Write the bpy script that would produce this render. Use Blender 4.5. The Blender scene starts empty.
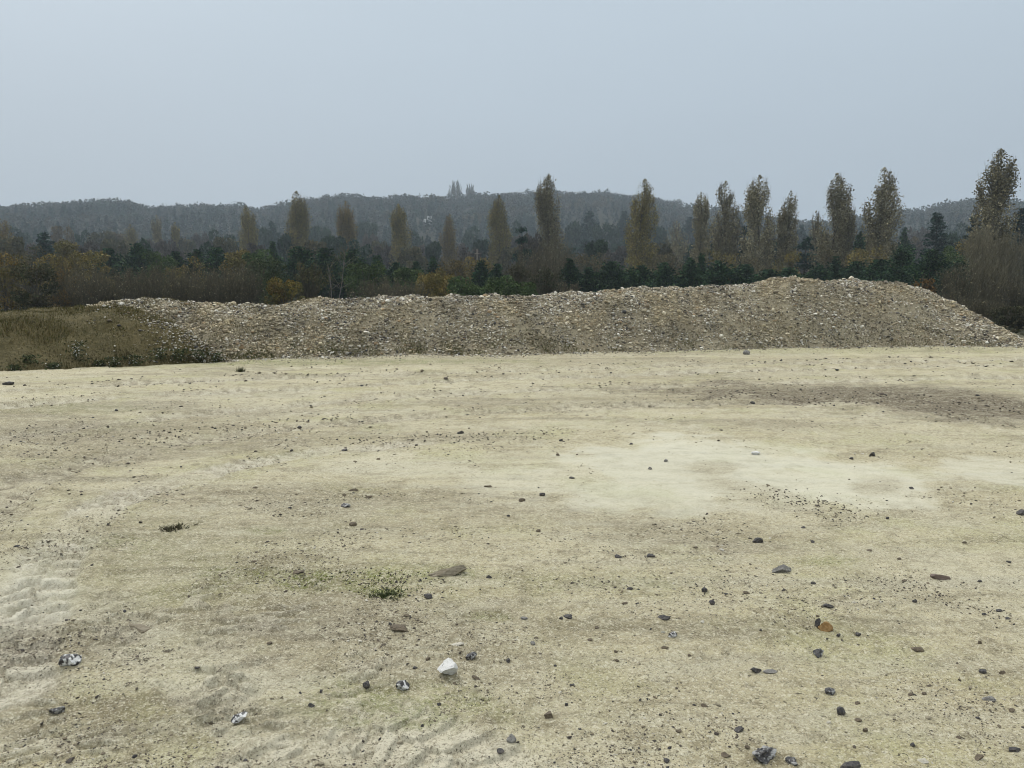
import bpy, math, random
import numpy as np
from mathutils import Vector

scene = bpy.context.scene
COL = scene.collection
R = np.random.default_rng(11)
PI = math.pi
F = 768.0                      # focal length in pixels of a 1024 wide frame
EYE = 1.7
P = math.radians(7.35)
CP, SP = math.cos(P), math.sin(P)

# ------------------------------------------------------------------ camera rays
def G(px, py, z=0.0):
    """where the view ray through a pixel meets the height z"""
    u, v = (px - 512) / F, (384 - py) / F
    dy, dz = CP + v * SP, -SP + v * CP
    t = (z - EYE) / dz
    return np.array([u * t, dy * t, z])

def at(px, py, Y):
    """the point of a view ray at the distance Y along +Y"""
    u, v = (px - 512) / F, (384 - py) / F
    dy, dz = CP + v * SP, -SP + v * CP
    t = Y / dy
    return np.array([u * t, Y, EYE + dz * t])

def PX(x, y, z=0.0):
    f = y * CP - (z - EYE) * SP
    f = np.where(np.abs(f) < 0.05, 0.05, f)
    up = y * SP + (z - EYE) * CP
    return 512 + F * x / f, 384 - F * up / f, f

# ------------------------------------------------------------------ noise
def _hash(ix, iy, seed):
    h = (ix.astype(np.int64) * 374761393 + iy.astype(np.int64) * 668265263 + seed * 1274126177) & 0xFFFFFFFF
    h = ((h ^ (h >> 13)) * 1274126177) & 0xFFFFFFFF
    return ((h ^ (h >> 16)) & 0xFFFF) / 65536.0 * 2 * PI

def perlin(x, y, seed=0):
    xi, yi = np.floor(x), np.floor(y)
    fx, fy = x - xi, y - yi
    u, v = fx * fx * fx * (fx * (fx * 6 - 15) + 10), fy * fy * fy * (fy * (fy * 6 - 15) + 10)
    def g(ox, oy):
        a = _hash(xi + ox, yi + oy, seed)
        return np.cos(a) * (fx - ox) + np.sin(a) * (fy - oy)
    a, b, c, d = g(0, 0), g(1, 0), g(0, 1), g(1, 1)
    return (a + u * (b - a) + v * (c - a) + u * v * (a - b - c + d)) * 1.5

def fbm(x, y, seed=0, octs=4, gain=0.5):
    s, amp, tot = 0.0, 1.0, 0.0
    for k in range(octs):
        s = s + amp * perlin(x * 2 ** k + 17.3 * k, y * 2 ** k - 9.1 * k, seed + k)
        tot += amp
        amp *= gain
    return s / tot

def sstep(a, b, x):
    t = np.clip((x - a) / (b - a), 0, 1)
    return t * t * (3 - 2 * t)

def interp(pts, x):
    pts = sorted(pts)
    return np.interp(x, [p[0] for p in pts], [p[1] for p in pts])

# ------------------------------------------------------------------ mesh building
class MB:
    """collects vertices, faces and colours and links them as one mesh object"""
    def __init__(self):
        self.v, self.f, self.c, self.n = [], [], [], 0
    def add(self, v, f, c):
        v = np.asarray(v, float).reshape(-1, 3)
        f = np.asarray(f, int)
        c = np.asarray(c, float)
        if c.ndim == 1:
            c = np.broadcast_to(c, (len(v), 3))
        self.v.append(v); self.f.append(f + self.n); self.c.append(c); self.n += len(v)
    def build(self, name, mat, parent=None, smooth=False, loc=None):
        v = np.concatenate(self.v)
        me = bpy.data.meshes.new(name)
        me.vertices.add(len(v))
        me.vertices.foreach_set('co', v.astype(np.float32).ravel())
        loops = np.concatenate([f.ravel() for f in self.f]).astype(np.int32)
        tot = np.concatenate([np.full(len(f), f.shape[1], np.int32) for f in self.f])
        start = np.concatenate([[0], np.cumsum(tot)[:-1]]).astype(np.int32)
        me.loops.add(len(loops)); me.loops.foreach_set('vertex_index', loops)
        me.polygons.add(len(tot)); me.polygons.foreach_set('loop_start', start); me.polygons.foreach_set('loop_total', tot)
        me.polygons.foreach_set('use_smooth', np.full(len(tot), smooth))
        at_ = me.attributes.new('col', 'FLOAT_COLOR', 'POINT')
        c = np.concatenate(self.c)
        at_.data.foreach_set('color', np.concatenate([c, np.ones((len(c), 1))], 1).astype(np.float32).ravel())
        me.update(calc_edges=True)
        me.materials.append(mat)
        o = bpy.data.objects.new(name, me)
        COL.objects.link(o)
        if parent is not None:
            o.parent = parent
        if loc is not None:
            o.location = loc
        return o

def unit(a):
    return a / np.maximum(np.linalg.norm(a, axis=-1, keepdims=True), 1e-9)

def cards(mb, pos, size, col, rng, up=None, aspect=0.6):
    """small leaf shaped faces, one per position"""
    n = len(pos)
    size = np.broadcast_to(np.asarray(size, float), (n,))[:, None]
    a = unit(rng.normal(size=(n, 3)) if up is None else up + rng.normal(size=(n, 3)) * 0.45)
    b = unit(np.cross(a, unit(rng.normal(size=(n, 3)))))
    v = np.stack([pos - a * size * .5, pos + b * size * .5 * aspect + a * size * .05, pos + a * size * .5, pos - b * size * .5 * aspect - a * size * .05], 1)
    f = np.arange(4 * n).reshape(n, 4)
    mb.add(v, f, np.repeat(col, 4, axis=0) if np.ndim(col) == 2 else col)

def tubes(mb, p0, p1, r0, r1, col, sides=3):
    p0, p1 = np.atleast_2d(p0).astype(float), np.atleast_2d(p1).astype(float)
    n = len(p0)
    r0 = np.broadcast_to(np.asarray(r0, float), (n,)); r1 = np.broadcast_to(np.asarray(r1, float), (n,))
    d = unit(p1 - p0)
    h = np.where(np.abs(d[:, 2:3]) < .9, [[0, 0, 1.]], [[1., 0, 0]])
    a = unit(np.cross(d, h)); b = np.cross(d, a)
    ang = np.arange(sides) * 2 * PI / sides
    ring = a[:, None] * np.cos(ang)[None, :, None] + b[:, None] * np.sin(ang)[None, :, None]
    v = np.concatenate([p0[:, None] + ring * r0[:, None, None], p1[:, None] + ring * r1[:, None, None]], 1)
    i = np.arange(sides); j = (i + 1) % sides
    q = np.stack([i, j, j + sides, i + sides], 1)
    f = (np.arange(n) * 2 * sides)[:, None, None] + q[None]
    mb.add(v, f.reshape(-1, 4), np.repeat(col, 2 * sides, axis=0) if np.ndim(col) == 2 else col)

def ico(sub):
    t = (1 + 5 ** .5) / 2
    v = [(-1, t, 0), (1, t, 0), (-1, -t, 0), (1, -t, 0), (0, -1, t), (0, 1, t), (0, -1, -t), (0, 1, -t), (t, 0, -1), (t, 0, 1), (-t, 0, -1), (-t, 0, 1)]
    f = [(0, 11, 5), (0, 5, 1), (0, 1, 7), (0, 7, 10), (0, 10, 11), (1, 5, 9), (5, 11, 4), (11, 10, 2), (10, 7, 6), (7, 1, 8), (3, 9, 4), (3, 4, 2), (3, 2, 6), (3, 6, 8), (3, 8, 9), (4, 9, 5), (2, 4, 11), (6, 2, 10), (8, 6, 7), (9, 8, 1)]
    v = [np.array(p) / np.linalg.norm(p) for p in v]
    for _ in range(sub):
        cache, nf = {}, []
        def mid(a, b):
            k = (min(a, b), max(a, b))
            if k not in cache:
                m = v[a] + v[b]; v.append(m / np.linalg.norm(m)); cache[k] = len(v) - 1
            return cache[k]
        for a, b, c in f:
            x, y, z = mid(a, b), mid(b, c), mid(c, a)
            nf += [(a, x, z), (b, y, x), (c, z, y), (x, y, z)]
        f = nf
    return np.array(v), np.array(f)
ICO = [ico(k) for k in range(4)]

def tag(o, label=None, cat=None, group=None, kind=None):
    for k, val in (('label', label), ('category', cat), ('group', group), ('kind', kind)):
        if val:
            o[k] = val
    return o

def empty(name, loc, rz=0.0):
    o = bpy.data.objects.new(name, None); COL.objects.link(o)
    o.location = loc; o.rotation_euler = (0, 0, rz); o.empty_display_size = .2
    return o

# ------------------------------------------------------------------ materials
def new_mat(name):
    m = bpy.data.materials.new(name); m.use_nodes = True
    nt = m.node_tree; nt.nodes.clear()
    out = nt.nodes.new('ShaderNodeOutputMaterial'); bs = nt.nodes.new('ShaderNodeBsdfPrincipled')
    nt.links.new(bs.outputs[0], out.inputs[0])
    bs.inputs['Roughness'].default_value = .9
    bs.inputs['Specular IOR Level'].default_value = .2
    return m, nt, bs

class NT:
    """shorthand for wiring shader nodes"""
    def __init__(s, nt): s.nt = nt
    def put(s, sock, val):
        if isinstance(val, bpy.types.NodeSocket): s.nt.links.new(val, sock)
        elif val is not None:
            try: sock.default_value = val
            except Exception: sock.default_value = (*val, 1)
    def math(s, op, a, b=None, clamp=False):
        n = s.nt.nodes.new('ShaderNodeMath'); n.operation = op; n.use_clamp = clamp
        s.put(n.inputs[0], a); s.put(n.inputs[1], b); return n.outputs[0]
    def mix(s, fac, a, b, mode='MIX'):
        n = s.nt.nodes.new('ShaderNodeMix'); n.data_type = 'RGBA'; n.blend_type = mode
        s.put(n.inputs[0], fac); s.put(n.inputs[6], a); s.put(n.inputs[7], b); return n.outputs[2]
    def noise(s, vec, scale, detail=4, rough=.55, dist=0.0):
        n = s.nt.nodes.new('ShaderNodeTexNoise'); s.put(n.inputs['Vector'], vec)
        n.inputs['Scale'].default_value = scale; n.inputs['Detail'].default_value = detail
        n.inputs['Roughness'].default_value = rough; n.inputs['Distortion'].default_value = dist
        return n.outputs['Fac']
    def voro(s, vec, scale, out='Color', rnd=1.0):
        n = s.nt.nodes.new('ShaderNodeTexVoronoi'); s.put(n.inputs['Vector'], vec)
        n.inputs['Scale'].default_value = scale; n.inputs['Randomness'].default_value = rnd
        return n.outputs[out]
    def ramp(s, fac, a, b):
        n = s.nt.nodes.new('ShaderNodeMapRange'); n.interpolation_type = 'SMOOTHSTEP'
        s.put(n.inputs[0], fac); n.inputs[1].default_value = a; n.inputs[2].default_value = b
        return n.outputs[0]
    def attr(s, name):
        n = s.nt.nodes.new('ShaderNodeAttribute'); n.attribute_name = name; return n
    def sep(s, c):
        n = s.nt.nodes.new('ShaderNodeSeparateColor'); s.put(n.inputs[0], c); return n.outputs
    def bump(s, h, strength, dist, normal=None):
        n = s.nt.nodes.new('ShaderNodeBump'); s.put(n.inputs['Height'], h)
        n.inputs['Strength'].default_value = strength; n.inputs['Distance'].default_value = dist
        if normal is not None: s.put(n.inputs['Normal'], normal)
        return n.outputs[0]
    def pos(s): return s.nt.nodes.new('ShaderNodeNewGeometry').outputs['Position']
    def objc(s): return s.nt.nodes.new('ShaderNodeTexCoord').outputs['Object']
    def scale(s, vec, sc):
        n = s.nt.nodes.new('ShaderNodeMapping'); s.put(n.inputs[0], vec); n.inputs['Scale'].default_value = sc; return n.outputs[0]

def leaf_material(name, nscale=.7, vary=.35):
    m, nt, bs = new_mat(name); N = NT(nt)
    c = N.attr('col').outputs[0]
    n = N.noise(N.pos(), nscale, 3)
    k = N.math('ADD', N.math('MULTIPLY', n, vary * 2), 1 - vary)
    oi = nt.nodes.new('ShaderNodeObjectInfo').outputs['Random']
    k = N.math('MULTIPLY', k, N.math('ADD', N.math('MULTIPLY', oi, .3), .85))
    nn = nt.nodes.new('ShaderNodeCombineColor')
    for i in range(3): N.put(nn.inputs[i], k)
    nt.links.new(N.mix(1.0, c, nn.outputs[0], 'MULTIPLY'), bs.inputs['Base Color'])
    bs.inputs['Roughness'].default_value = .85; bs.inputs['Specular IOR Level'].default_value = .15
    return m

def bark_material():
    m, nt, bs = new_mat('bark'); N = NT(nt)
    c = N.attr('col').outputs[0]
    n = N.noise(N.scale(N.pos(), (6, 6, 1.2)), 1.5, 4)
    nt.links.new(N.mix(n, N.mix(.55, c, (0.01, .009, .008)), c), bs.inputs['Base Color'])
    return m

def gravel_material(name):
    m, nt, bs = new_mat(name); N = NT(nt)
    c = N.attr('col').outputs[0]
    n = N.noise(N.pos(), 55, 3, .6)
    nt.links.new(N.mix(N.ramp(n, .3, .7), N.mix(.35, c, (.05, .045, .035)), c), bs.inputs['Base Color'])
    bs.inputs['Roughness'].default_value = .75
    return m

def stone_material(name, a, b, scale=2.0, lo=.45, hi=.55, spots=None, rough=.6):
    """a and b: the two colours of the stone's own patches (object space)"""
    m, nt, bs = new_mat(name); N = NT(nt)
    oc = N.objc()
    n = N.noise(oc, scale * 22, 4, .6, .4)
    col = N.mix(N.ramp(n, lo, hi), a, b)
    g = N.noise(oc, 240, 3, .7)
    col = N.mix(N.math('MULTIPLY', N.ramp(g, .45, .75), .45), col, (.22, .19, .13))
    if spots:
        v = N.voro(oc, 130, 'Distance')
        col = N.mix(N.math('MULTIPLY', N.ramp(v, .35, .15), .8), col, spots)
    nt.links.new(col, bs.inputs['Base Color'])
    bs.inputs['Roughness'].default_value = rough
    bs.inputs['Specular IOR Level'].default_value = .35
    nt.links.new(N.bump(N.noise(oc, 150, 4, .6), .5, .003), bs.inputs['Normal'])
    return m

def plain_material(name, col, nscale=3.0, vary=.3, rough=.8):
    m, nt, bs = new_mat(name); N = NT(nt)
    n = N.noise(N.objc(), nscale, 4)
    nt.links.new(N.mix(n, tuple(x * (1 - vary) for x in col), tuple(min(1, x * (1 + vary)) for x in col)), bs.inputs['Base Color'])
    bs.inputs['Roughness'].default_value = rough
    return m

M_LEAF = leaf_material('leaf')
M_NEEDLE = leaf_material('needle', .9, .45)
M_FAR = leaf_material('distant_leaf', .02, .35)
M_BARK = bark_material()
M_GRAVEL = gravel_material('gravel')
M_GRASS = leaf_material('grass_blade', 2.0, .3)

# ------------------------------------------------------------------ the lie of the land
RIDGE = [(-900, 222), (-400, 216), (0, 210), (60, 206), (100, 205), (135, 203), (160, 210), (200, 208), (240, 208), (265, 212), (300, 205), (330, 199), (390, 201), (430, 199),
         (460, 201), (500, 197), (540, 196), (600, 196), (640, 200), (670, 205), (690, 210), (740, 214), (780, 223), (820, 223), (870, 219), (910, 210),
         (940, 207), (970, 203), (1024, 204), (1400, 212), (2000, 222)]
R_FOOT, R_TOP = 300.0, 780.0
TREE_H = 11.0
def hill(x, y):
    r = np.hypot(x, y)
    az = np.arctan2(x, np.maximum(y, 1e-3))
    px = 512 + F * np.tan(np.clip(az, -1.2, 1.2)) * 1.0
    top = interp(RIDGE, px)
    cosaz = np.cos(np.clip(az, -1.2, 1.2))
    H = EYE + (285 - top) / F * R_TOP * cosaz - TREE_H
    t = sstep(R_FOOT, R_TOP, r) * .65 + .35 * np.clip((r - R_FOOT) / (R_TOP - R_FOOT), 0, 1)
    z = H * t
    z = np.where(r > R_TOP, H * (1 - .25 * sstep(R_TOP, 1500, r)), z)
    return np.where(y > 0, z * sstep(0, 200, y), 0)

def catmull(pts, n=6):
    p = np.array(pts, float)
    p = np.vstack([2 * p[0] - p[1], p, 2 * p[-1] - p[-2]])
    out = []
    for i in range(1, len(p) - 2):
        for t in np.linspace(0, 1, n, endpoint=False):
            a, b, c, d = p[i - 1], p[i], p[i + 1], p[i + 2]
            out.append(.5 * (2 * b + (c - a) * t + (2 * a - 5 * b + 4 * c - d) * t * t + (3 * b - a - 3 * c + d) * t ** 3))
    out.append(p[-2])
    return np.array(out)

def track_coords(path, x, y):
    """signed distance and arc length of points relative to a wheel path"""
    best = np.full(x.shape, 1e9); S = np.zeros(x.shape); D = np.zeros(x.shape); acc = 0.0
    for a, b in zip(path[:-1], path[1:]):
        d = b - a; L = np.hypot(*d)
        if L < 1e-6: continue
        d = d / L
        t = np.clip((x - a[0]) * d[0] + (y - a[1]) * d[1], 0, L)
        ex, ey = x - a[0] - d[0] * t, y - a[1] - d[1] * t
        q = ex * ex + ey * ey
        m = q < best
        best = np.where(m, q, best); S = np.where(m, acc + t, S)
        D = np.where(m, np.sqrt(q) * np.sign(d[0] * ey - d[1] * ex), D)
        acc += L
    return D, S

def gpath(pts):
    return catmull([G(px, py)[:2] for px, py in pts])
#            path,                                                                         width depth tread pale  dark
TRACKS = [
    (gpath([(0, 690), (12, 650), (36, 590), (66, 543), (106, 506), (180, 480), (290, 457), (420, 442)]), .42, .022, .026, .75, .3, .16),
    (gpath([(-70, 560), (0, 500), (60, 470), (140, 449), (240, 433), (340, 422), (520, 410), (700, 404), (900, 401), (1150, 398)]), .45, .028, .016, .3, .55, .2),
    (gpath([(-90, 470), (0, 442), (100, 425), (250, 408), (420, 396), (600, 388), (800, 382), (1150, 374)]), .45, .03, .016, .5, .45, .2),
    (gpath([(-90, 420), (0, 408), (200, 393), (500, 379), (800, 370), (1150, 362)]), .5, .045, .014, .6, .45, .22),
    (gpath([(-90, 398), (200, 381), (500, 371), (800, 363), (1150, 357)]), .5, .045, .014, .5, .45, .22),
    (gpath([(520, 500), (640, 520), (800, 500), (960, 520), (1150, 560)]), .4, .006, .005, .1, .12, .2),
    (gpath([(330, 800), (300, 748), (250, 700), (200, 664), (120, 625), (40, 604), (-40, 600)]), .5, .012, .018, .5, .0, .12),
    (gpath([(520, 800), (440, 752), (360, 725), (290, 700)]), .45, .012, .018, .55, .0, .13),
    (gpath([(640, 500), (800, 545), (930, 590), (1060, 640)]), .35, .004, .004, .0, .15, .2),
]

def blob(px, py, cx, cy, rx, ry, nz, soft=.45, rot=0.0):
    dx, dy = px - cx, py - cy
    c, s = math.cos(math.radians(rot)), math.sin(math.radians(rot))
    q = np.sqrt(((dx * c + dy * s) / rx) ** 2 + ((-dx * s + dy * c) / ry) ** 2)
    return 1 - sstep(1 - soft, 1 + soft, q + nz)

def yard(x, y, full=True):
    """height of the ground and (if full) the masks of its soils"""
    sel = np.hypot(x, y) < 36
    if sel.all():
        return yard_near(x, y, full)
    z = np.zeros_like(x)
    m1 = np.tile([0., 0, 0, 1], (len(x), 1)); m2 = np.tile([0., 0, .5, .5], (len(x), 1))
    if sel.any():
        res = yard_near(x[sel], y[sel], full)
        if full: z[sel], m1[sel], m2[sel] = res
        else: z[sel] = res
    return (z, m1, m2) if full else z

def yard_near(x, y, full=True):
    r = np.hypot(x, y)
    px, py, f = PX(x, y)
    ok = f > .3
    px = np.where(ok, px, -9999); py = np.where(ok, py, 9999)
    n1 = fbm(x / 1.1, y / 1.1, 5, 4); n2 = fbm(x / .35, y / .35, 9, 4, .6)
    nz = n1 * .75 + n2 * .5
    pud = np.zeros_like(x)
    for a in [(690, 465, 120, 27, 1), (840, 483, 120, 23, .95), (985, 474, 75, 16, .9), (930, 477, 150, 10, .6), (630, 492, 85, 20, .9), (760, 452, 70, 9, .6), (460, 466, 190, 13, .38), (560, 480, 90, 20, .6), (24, 590, 48, 34, .55), (980, 560, 60, 18, .22), (600, 425, 170, 6, .25)]:
        pud = np.maximum(pud, a[4] * blob(px, py, *a[:4], nz, .3))
    island = np.maximum(blob(px, py, 880, 487, 28, 9, nz), blob(px, py, 715, 467, 22, 5, nz))
    island = np.maximum(island, blob(px, py, 800, 503, 75, 10, nz, rot=14))
    pud = pud * (1 - .4 * island)
    dark = np.zeros_like(x)
    for a in [(880, 396, 210, 10, 1.2, 2), (985, 407, 130, 12, 1.3, 2), (740, 392, 100, 5, .5, 0), (70, 432, 190, 11, .6, -3), (200, 446, 160, 8, .5, -4), (40, 470, 110, 10, .4, -6), (60, 410, 160, 6, .4, -2), (640, 400, 130, 5, .4, 0), (560, 362, 420, 5, .35, 0), (230, 540, 160, 14, .35, -4), (500, 404, 120, 4, .4, 0), (760, 425, 110, 4, .35, 1),
              (470, 437, 90, 7, .35, 0), (640, 376, 200, 5, .25, 0), (440, 358, 300, 4, .3, -1), (350, 625, 210, 40, .5, 0), (60, 645, 120, 24, .55, 0), (120, 720, 140, 24, .4, 0), (150, 560, 120, 18, .35, 0), (300, 530, 160, 16, .35, 0), (620, 525, 200, 18, .28, 6), (300, 500, 200, 14, .35, 0), (440, 660, 160, 24, .25, 0), (905, 590, 110, 10, .2, 16), (620, 700, 130, 30, .14, 0)]:
        dark = np.maximum(dark, a[4] * blob(px, py, *a[:4], nz, .6, a[5]))
    dark = np.maximum(dark, island * .2)
    moss = np.zeros_like(x)
    for a in [(335, 583, 62, 9, .75), (388, 594, 24, 6, .9), (395, 577, 60, 10, .6), (250, 578, 40, 8, .45), (490, 618, 22, 6, .35), (425, 572, 60, 8, .35), (830, 560, 30, 6, .35), (400, 705, 95, 20, .4), (610, 585, 90, 20, .25), (130, 548, 60, 10, .25), (265, 533, 24, 5, .4), (300, 455, 60, 5, .2),
              (90, 410, 60, 5, .25), (830, 350, 260, 3, .35), (280, 362, 200, 3, .5), (200, 560, 200, 40, .14)]:
        moss = np.maximum(moss, min(1, 1.7 * a[4]) * blob(px, py, *a[:4], nz * 1.1, .6))
    rough = np.zeros_like(x)
    for a in [(150, 660, 330, 110, 1), (330, 735, 160, 45, 1), (100, 500, 150, 40, .7), (300, 400, 500, 40, .6), (820, 415, 320, 22, .7)]:
        rough = np.maximum(rough, a[4] * blob(px, py, *a[:4], nz, .6))
    near = 1 - sstep(24, 34, r)
    z = .06 * fbm(x / 4.5, y / 4.5, 21, 3) + .02 * n1 + .012 * n2 * (1 - .8 * np.clip(pud * 1.4, 0, 1))
    fine = fbm(x / .07, y / .07, 31, 3)
    z = z + .0062 * fine * (1 - .75 * np.clip(pud, 0, 1)) * (1 - sstep(12, 22, r))
    crumb = sstep(.05, .22, fbm(x / .13, y / .13, 33, 4)) * sstep(-.35, .25, fbm(x / .8, y / .8, 35, 3)) * (1 - .9 * np.clip(pud * 1.3, 0, 1))
    z = z + .0075 * crumb
    # scuffed soil, long ridges that run about across the view
    ca, sa = math.cos(.22), math.sin(.22)
    xr, yr = x * ca + y * sa, -x * sa + y * ca
    wob = .15 * fbm(x / .6, y / .6, 44, 2)
    rid = 1 - np.abs(perlin(xr / .42 + wob, (yr + wob) / .10, 41)) * 2.2
    rid2 = 1 - np.abs(perlin(xr / .2, yr / .07 + wob * 3, 43)) * 2.2
    patch = sstep(-.1, .35, fbm(x / .5, y / .5, 47, 3))
    crust = rough * patch * sstep(.42, .62, rid * .7 + rid2 * .4 + .25 * n2 + .12 * fine)
    z = z + .022 * crust - .006 * rough * patch
    pale = .55 * crust
    fw = sstep(5, 11, r)
    streak = (fbm(x / 2.6 + .3 * n1, y / .26 + .4 * n1, 61, 5, .6) * (1 - .6 * fw) + 1.1 * fw * fbm(x / 9 + .2 * n1, (y + .04 * x) / .7 + .3 * n1, 66, 4, .6))
    for path, w, dep, tr, pl, dk, per in TRACKS:
        lo, hi = path.min(0) - 1.0, path.max(0) + 1.0
        sel = (x > lo[0]) & (x < hi[0]) & (y > lo[1]) & (y < hi[1])
        if not sel.any():
            continue
        D, S = np.full(x.shape, 99.0), np.zeros(x.shape)
        D[sel], S[sel] = track_coords(path, x[sel], y[sel])
        d = np.abs(D)
        inside = 1 - sstep(w * .40, w * .56, d + n2 * .06)
        berm = np.exp(-((d - w * .62) / (w * .14)) ** 2)
        worn = sstep(-.45, .1, fbm(x / .7, y / .7, 71, 3)) if dk else sstep(-.1, .25, fbm(x / .5, y / .5, 73, 4))
        tread = sstep(.38, .62, np.sin(2 * PI * (S / per + .9 * d / w) + n2 * 1.4 + np.where(D > 0, PI, 0)) * .5 + .5)
        z = z - dep * inside * worn + dep * .6 * berm * worn + tr * inside * worn * (tread - .4) * (.7 + .5 * sstep(-.3, .3, n2 + fine * .6))
        pale = np.maximum(pale, min(1, 1.25 * pl) * inside * (.35 + .65 * worn))
        dark = np.maximum(dark, 1.5 * dk * worn * np.maximum(inside * (.3 + .7 * (1 - tread)), .5 * berm) * .8)
    z = z * near
    if not full:
        return z
    return z, np.stack([pud, dark, moss, 1 - near], -1), np.stack([pale, crumb, streak * .5 + .5, n1 * .5 + .5], -1)

def zg(x, y):
    x = np.atleast_1d(np.asarray(x, float)); y = np.atleast_1d(np.asarray(y, float))
    return yard(x, y, False) + hill(x, y)

def make_ground():
    pys = np.arange(1500, 336, -1.15)
    rr = EYE * F / (pys - 285)
    rr = np.concatenate([[.35, .6, .8], rr[rr > .95], np.geomspace(26.2, 1600, 110)])
    a1 = np.radians(np.arange(-47, 47.001, .1)); a2 = np.radians(np.arange(50, 311, 3.0))
    aa = np.concatenate([a1, a2])
    nr, na = len(rr), len(aa)
    RR, AA = np.meshgrid(rr, aa, indexing='ij')
    x, y = (RR * np.sin(AA)).ravel(), (RR * np.cos(AA)).ravel()
    z, m1, m2 = yard(x, y)
    far = np.hypot(x, y) > 30
    z = z + np.where(far, .25 * fbm(x / 15, y / 15, 91, 3) * sstep(30, 80, np.hypot(x, y)), 0) + hill(x, y)
    i = np.arange(nr - 1)[:, None]; j = np.arange(na)[None]
    jn = (j + 1) % na
    f = np.stack([i * na + j, i * na + jn, (i + 1) * na + jn, (i + 1) * na + j], -1).reshape(-1, 4)[:, ::-1]
    v = np.stack([x, y, z], 1)
    v = np.vstack([v, [[0, 0, 0]]])
    k = len(v) - 1
    tri = np.stack([np.arange(na), np.full(na, k), (np.arange(na) + 1) % na], 1)[:, ::-1]
    mb = MB(); mb.add(v, f, np.zeros(3)); mb.f.append(tri)
    o = mb.build('ground', ground_material(), smooth=True)
    me = o.data
    for nm, m in (('soil', m1), ('wear', m2)):
        m = np.vstack([m, m[:1]])
        at_ = me.attributes.new(nm, 'FLOAT_COLOR', 'POINT'); at_.data.foreach_set('color', m.astype(np.float32).ravel())
    tag(o, kind='structure')
    return o

def ground_material():
    m, nt, bs = new_mat('chalky_soil'); N = NT(nt)
    p = N.pos()
    so = N.attr('soil'); wr = N.attr('wear')
    pud, dark, moss = N.sep(so.outputs[0])[:3]; field = so.outputs['Alpha']
    pale, rough, streak = N.sep(wr.outputs[0])[:3]; n1 = wr.outputs['Alpha']
    big = N.noise(p, .55, 5, .6, .3)
    med = N.noise(p, 5.5, 5, .65)
    fin = N.noise(p, 38, 5, .7)
    gr = N.noise(p, 190, 3, .7)
    base = N.mix(N.ramp(big, .32, .68), (.452, .400, .252), (.535, .488, .332))
    base = N.mix(N.math('MULTIPLY', N.ramp(streak, .45, .72), .6), base, (.40, .372, .275))
    base = N.mix(N.math('MULTIPLY', N.ramp(streak, .48, .25), .7), base, (.19, .168, .112))
    base = N.mix(N.math('MULTIPLY', N.ramp(med, .52, .72), .42), base, (.23, .20, .13))
    base = N.mix(N.math('MULTIPLY', N.ramp(med, .46, .26), .45), base, (.41, .38, .28))
    tint = N.noise(p, .9, 4, .6)
    base = N.mix(N.math('MULTIPLY', N.ramp(tint, .48, .68), .5), base, (.385, .375, .175))
    base = N.mix(pale, base, (.62, .58, .455))
    base = N.mix(N.math('MULTIPLY', pud, .5), base, N.mix(N.ramp(med, .3, .7), (.545, .55, .48), (.48, .485, .415)))
    dk = N.math('MULTIPLY', dark, N.ramp(N.math('ADD', N.math('MULTIPLY', med, .6), N.math('MULTIPLY', fin, .5)), .38, .66), True)
    dk = N.math('ADD', N.math('MULTIPLY', dk, .75), N.math('MULTIPLY', dark, .45), True)
    base = N.mix(dk, base, (.088, .066, .042))
    ms = N.math('MULTIPLY', moss, N.ramp(N.math('ADD', N.math('MULTIPLY', med, .5), N.math('MULTIPLY', fin, .5)), .36, .62), True)
    base = N.mix(ms, base, (.15, .18, .03))
    # grains
    crumb = rough
    base = N.mix(N.math('MULTIPLY', crumb, N.math('MULTIPLY', N.ramp(med, .35, .6), .5)), base, (.22, .185, .118))
    quiet = N.math('SUBTRACT', 1.0, N.math('MULTIPLY', pud, .72))
    def grain(scale, lo, hi, amount, col, dist=.6):
        g = N.noise(p, scale, 5, .72, dist)
        return N.mix(N.math('MULTIPLY', N.ramp(g, lo, hi), N.math('MULTIPLY', quiet, amount)), base, col)
    px_ = N.scale(p, (.45, 1, 1))
    def grain2(scale, lo, hi, amount, col):
        g = N.noise(px_, scale, 6, .7, .5)
        return N.mix(N.math('MULTIPLY', N.ramp(g, lo, hi), N.math('MULTIPLY', quiet, amount)), base, col)
    base = grain2(2.2, .53, .64, .5, (.20, .172, .10))
    base = grain2(5.5, .56, .65, .45, (.165, .138, .08))
    base = grain2(4.6, .46, .36, .4, (.50, .47, .345))
    base = grain(10, .54, .65, .34, (.20, .172, .10))
    base = grain(24, .545, .625, .42, (.155, .132, .078))
    base = grain(21, .46, .37, .55, (.55, .515, .375))
    base = grain(58, .545, .625, .58, (.11, .092, .056))
    base = grain(51, .46, .37, .65, (.66, .62, .47))
    base = grain(120, .55, .63, .68, (.085, .07, .046))
    base = grain(105, .46, .37, .6, (.70, .665, .53))
    base = grain(33, .61, .65, .9, (.07, .058, .042), 1.2)
    base = grain(80, .62, .66, .9, (.05, .043, .035), 1.2)
    fieldc = N.mix(N.ramp(N.noise(p, .25, 5, .6), .35, .65), (.018, .021, .011), (.03, .026, .014))
    base = N.mix(field, base, fieldc)
    nt.links.new(base, bs.inputs['Base Color'])
    h = N.math('ADD', N.math('MULTIPLY', fin, .65), N.math('MULTIPLY', gr, .3))
    nt.links.new(N.bump(N.math('MULTIPLY', h, quiet), 1.0, .02), bs.inputs['Normal'])
    bs.inputs['Roughness'].default_value = .95
    bs.inputs['Specular IOR Level'].default_value = .1
    return m

make_ground()

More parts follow.
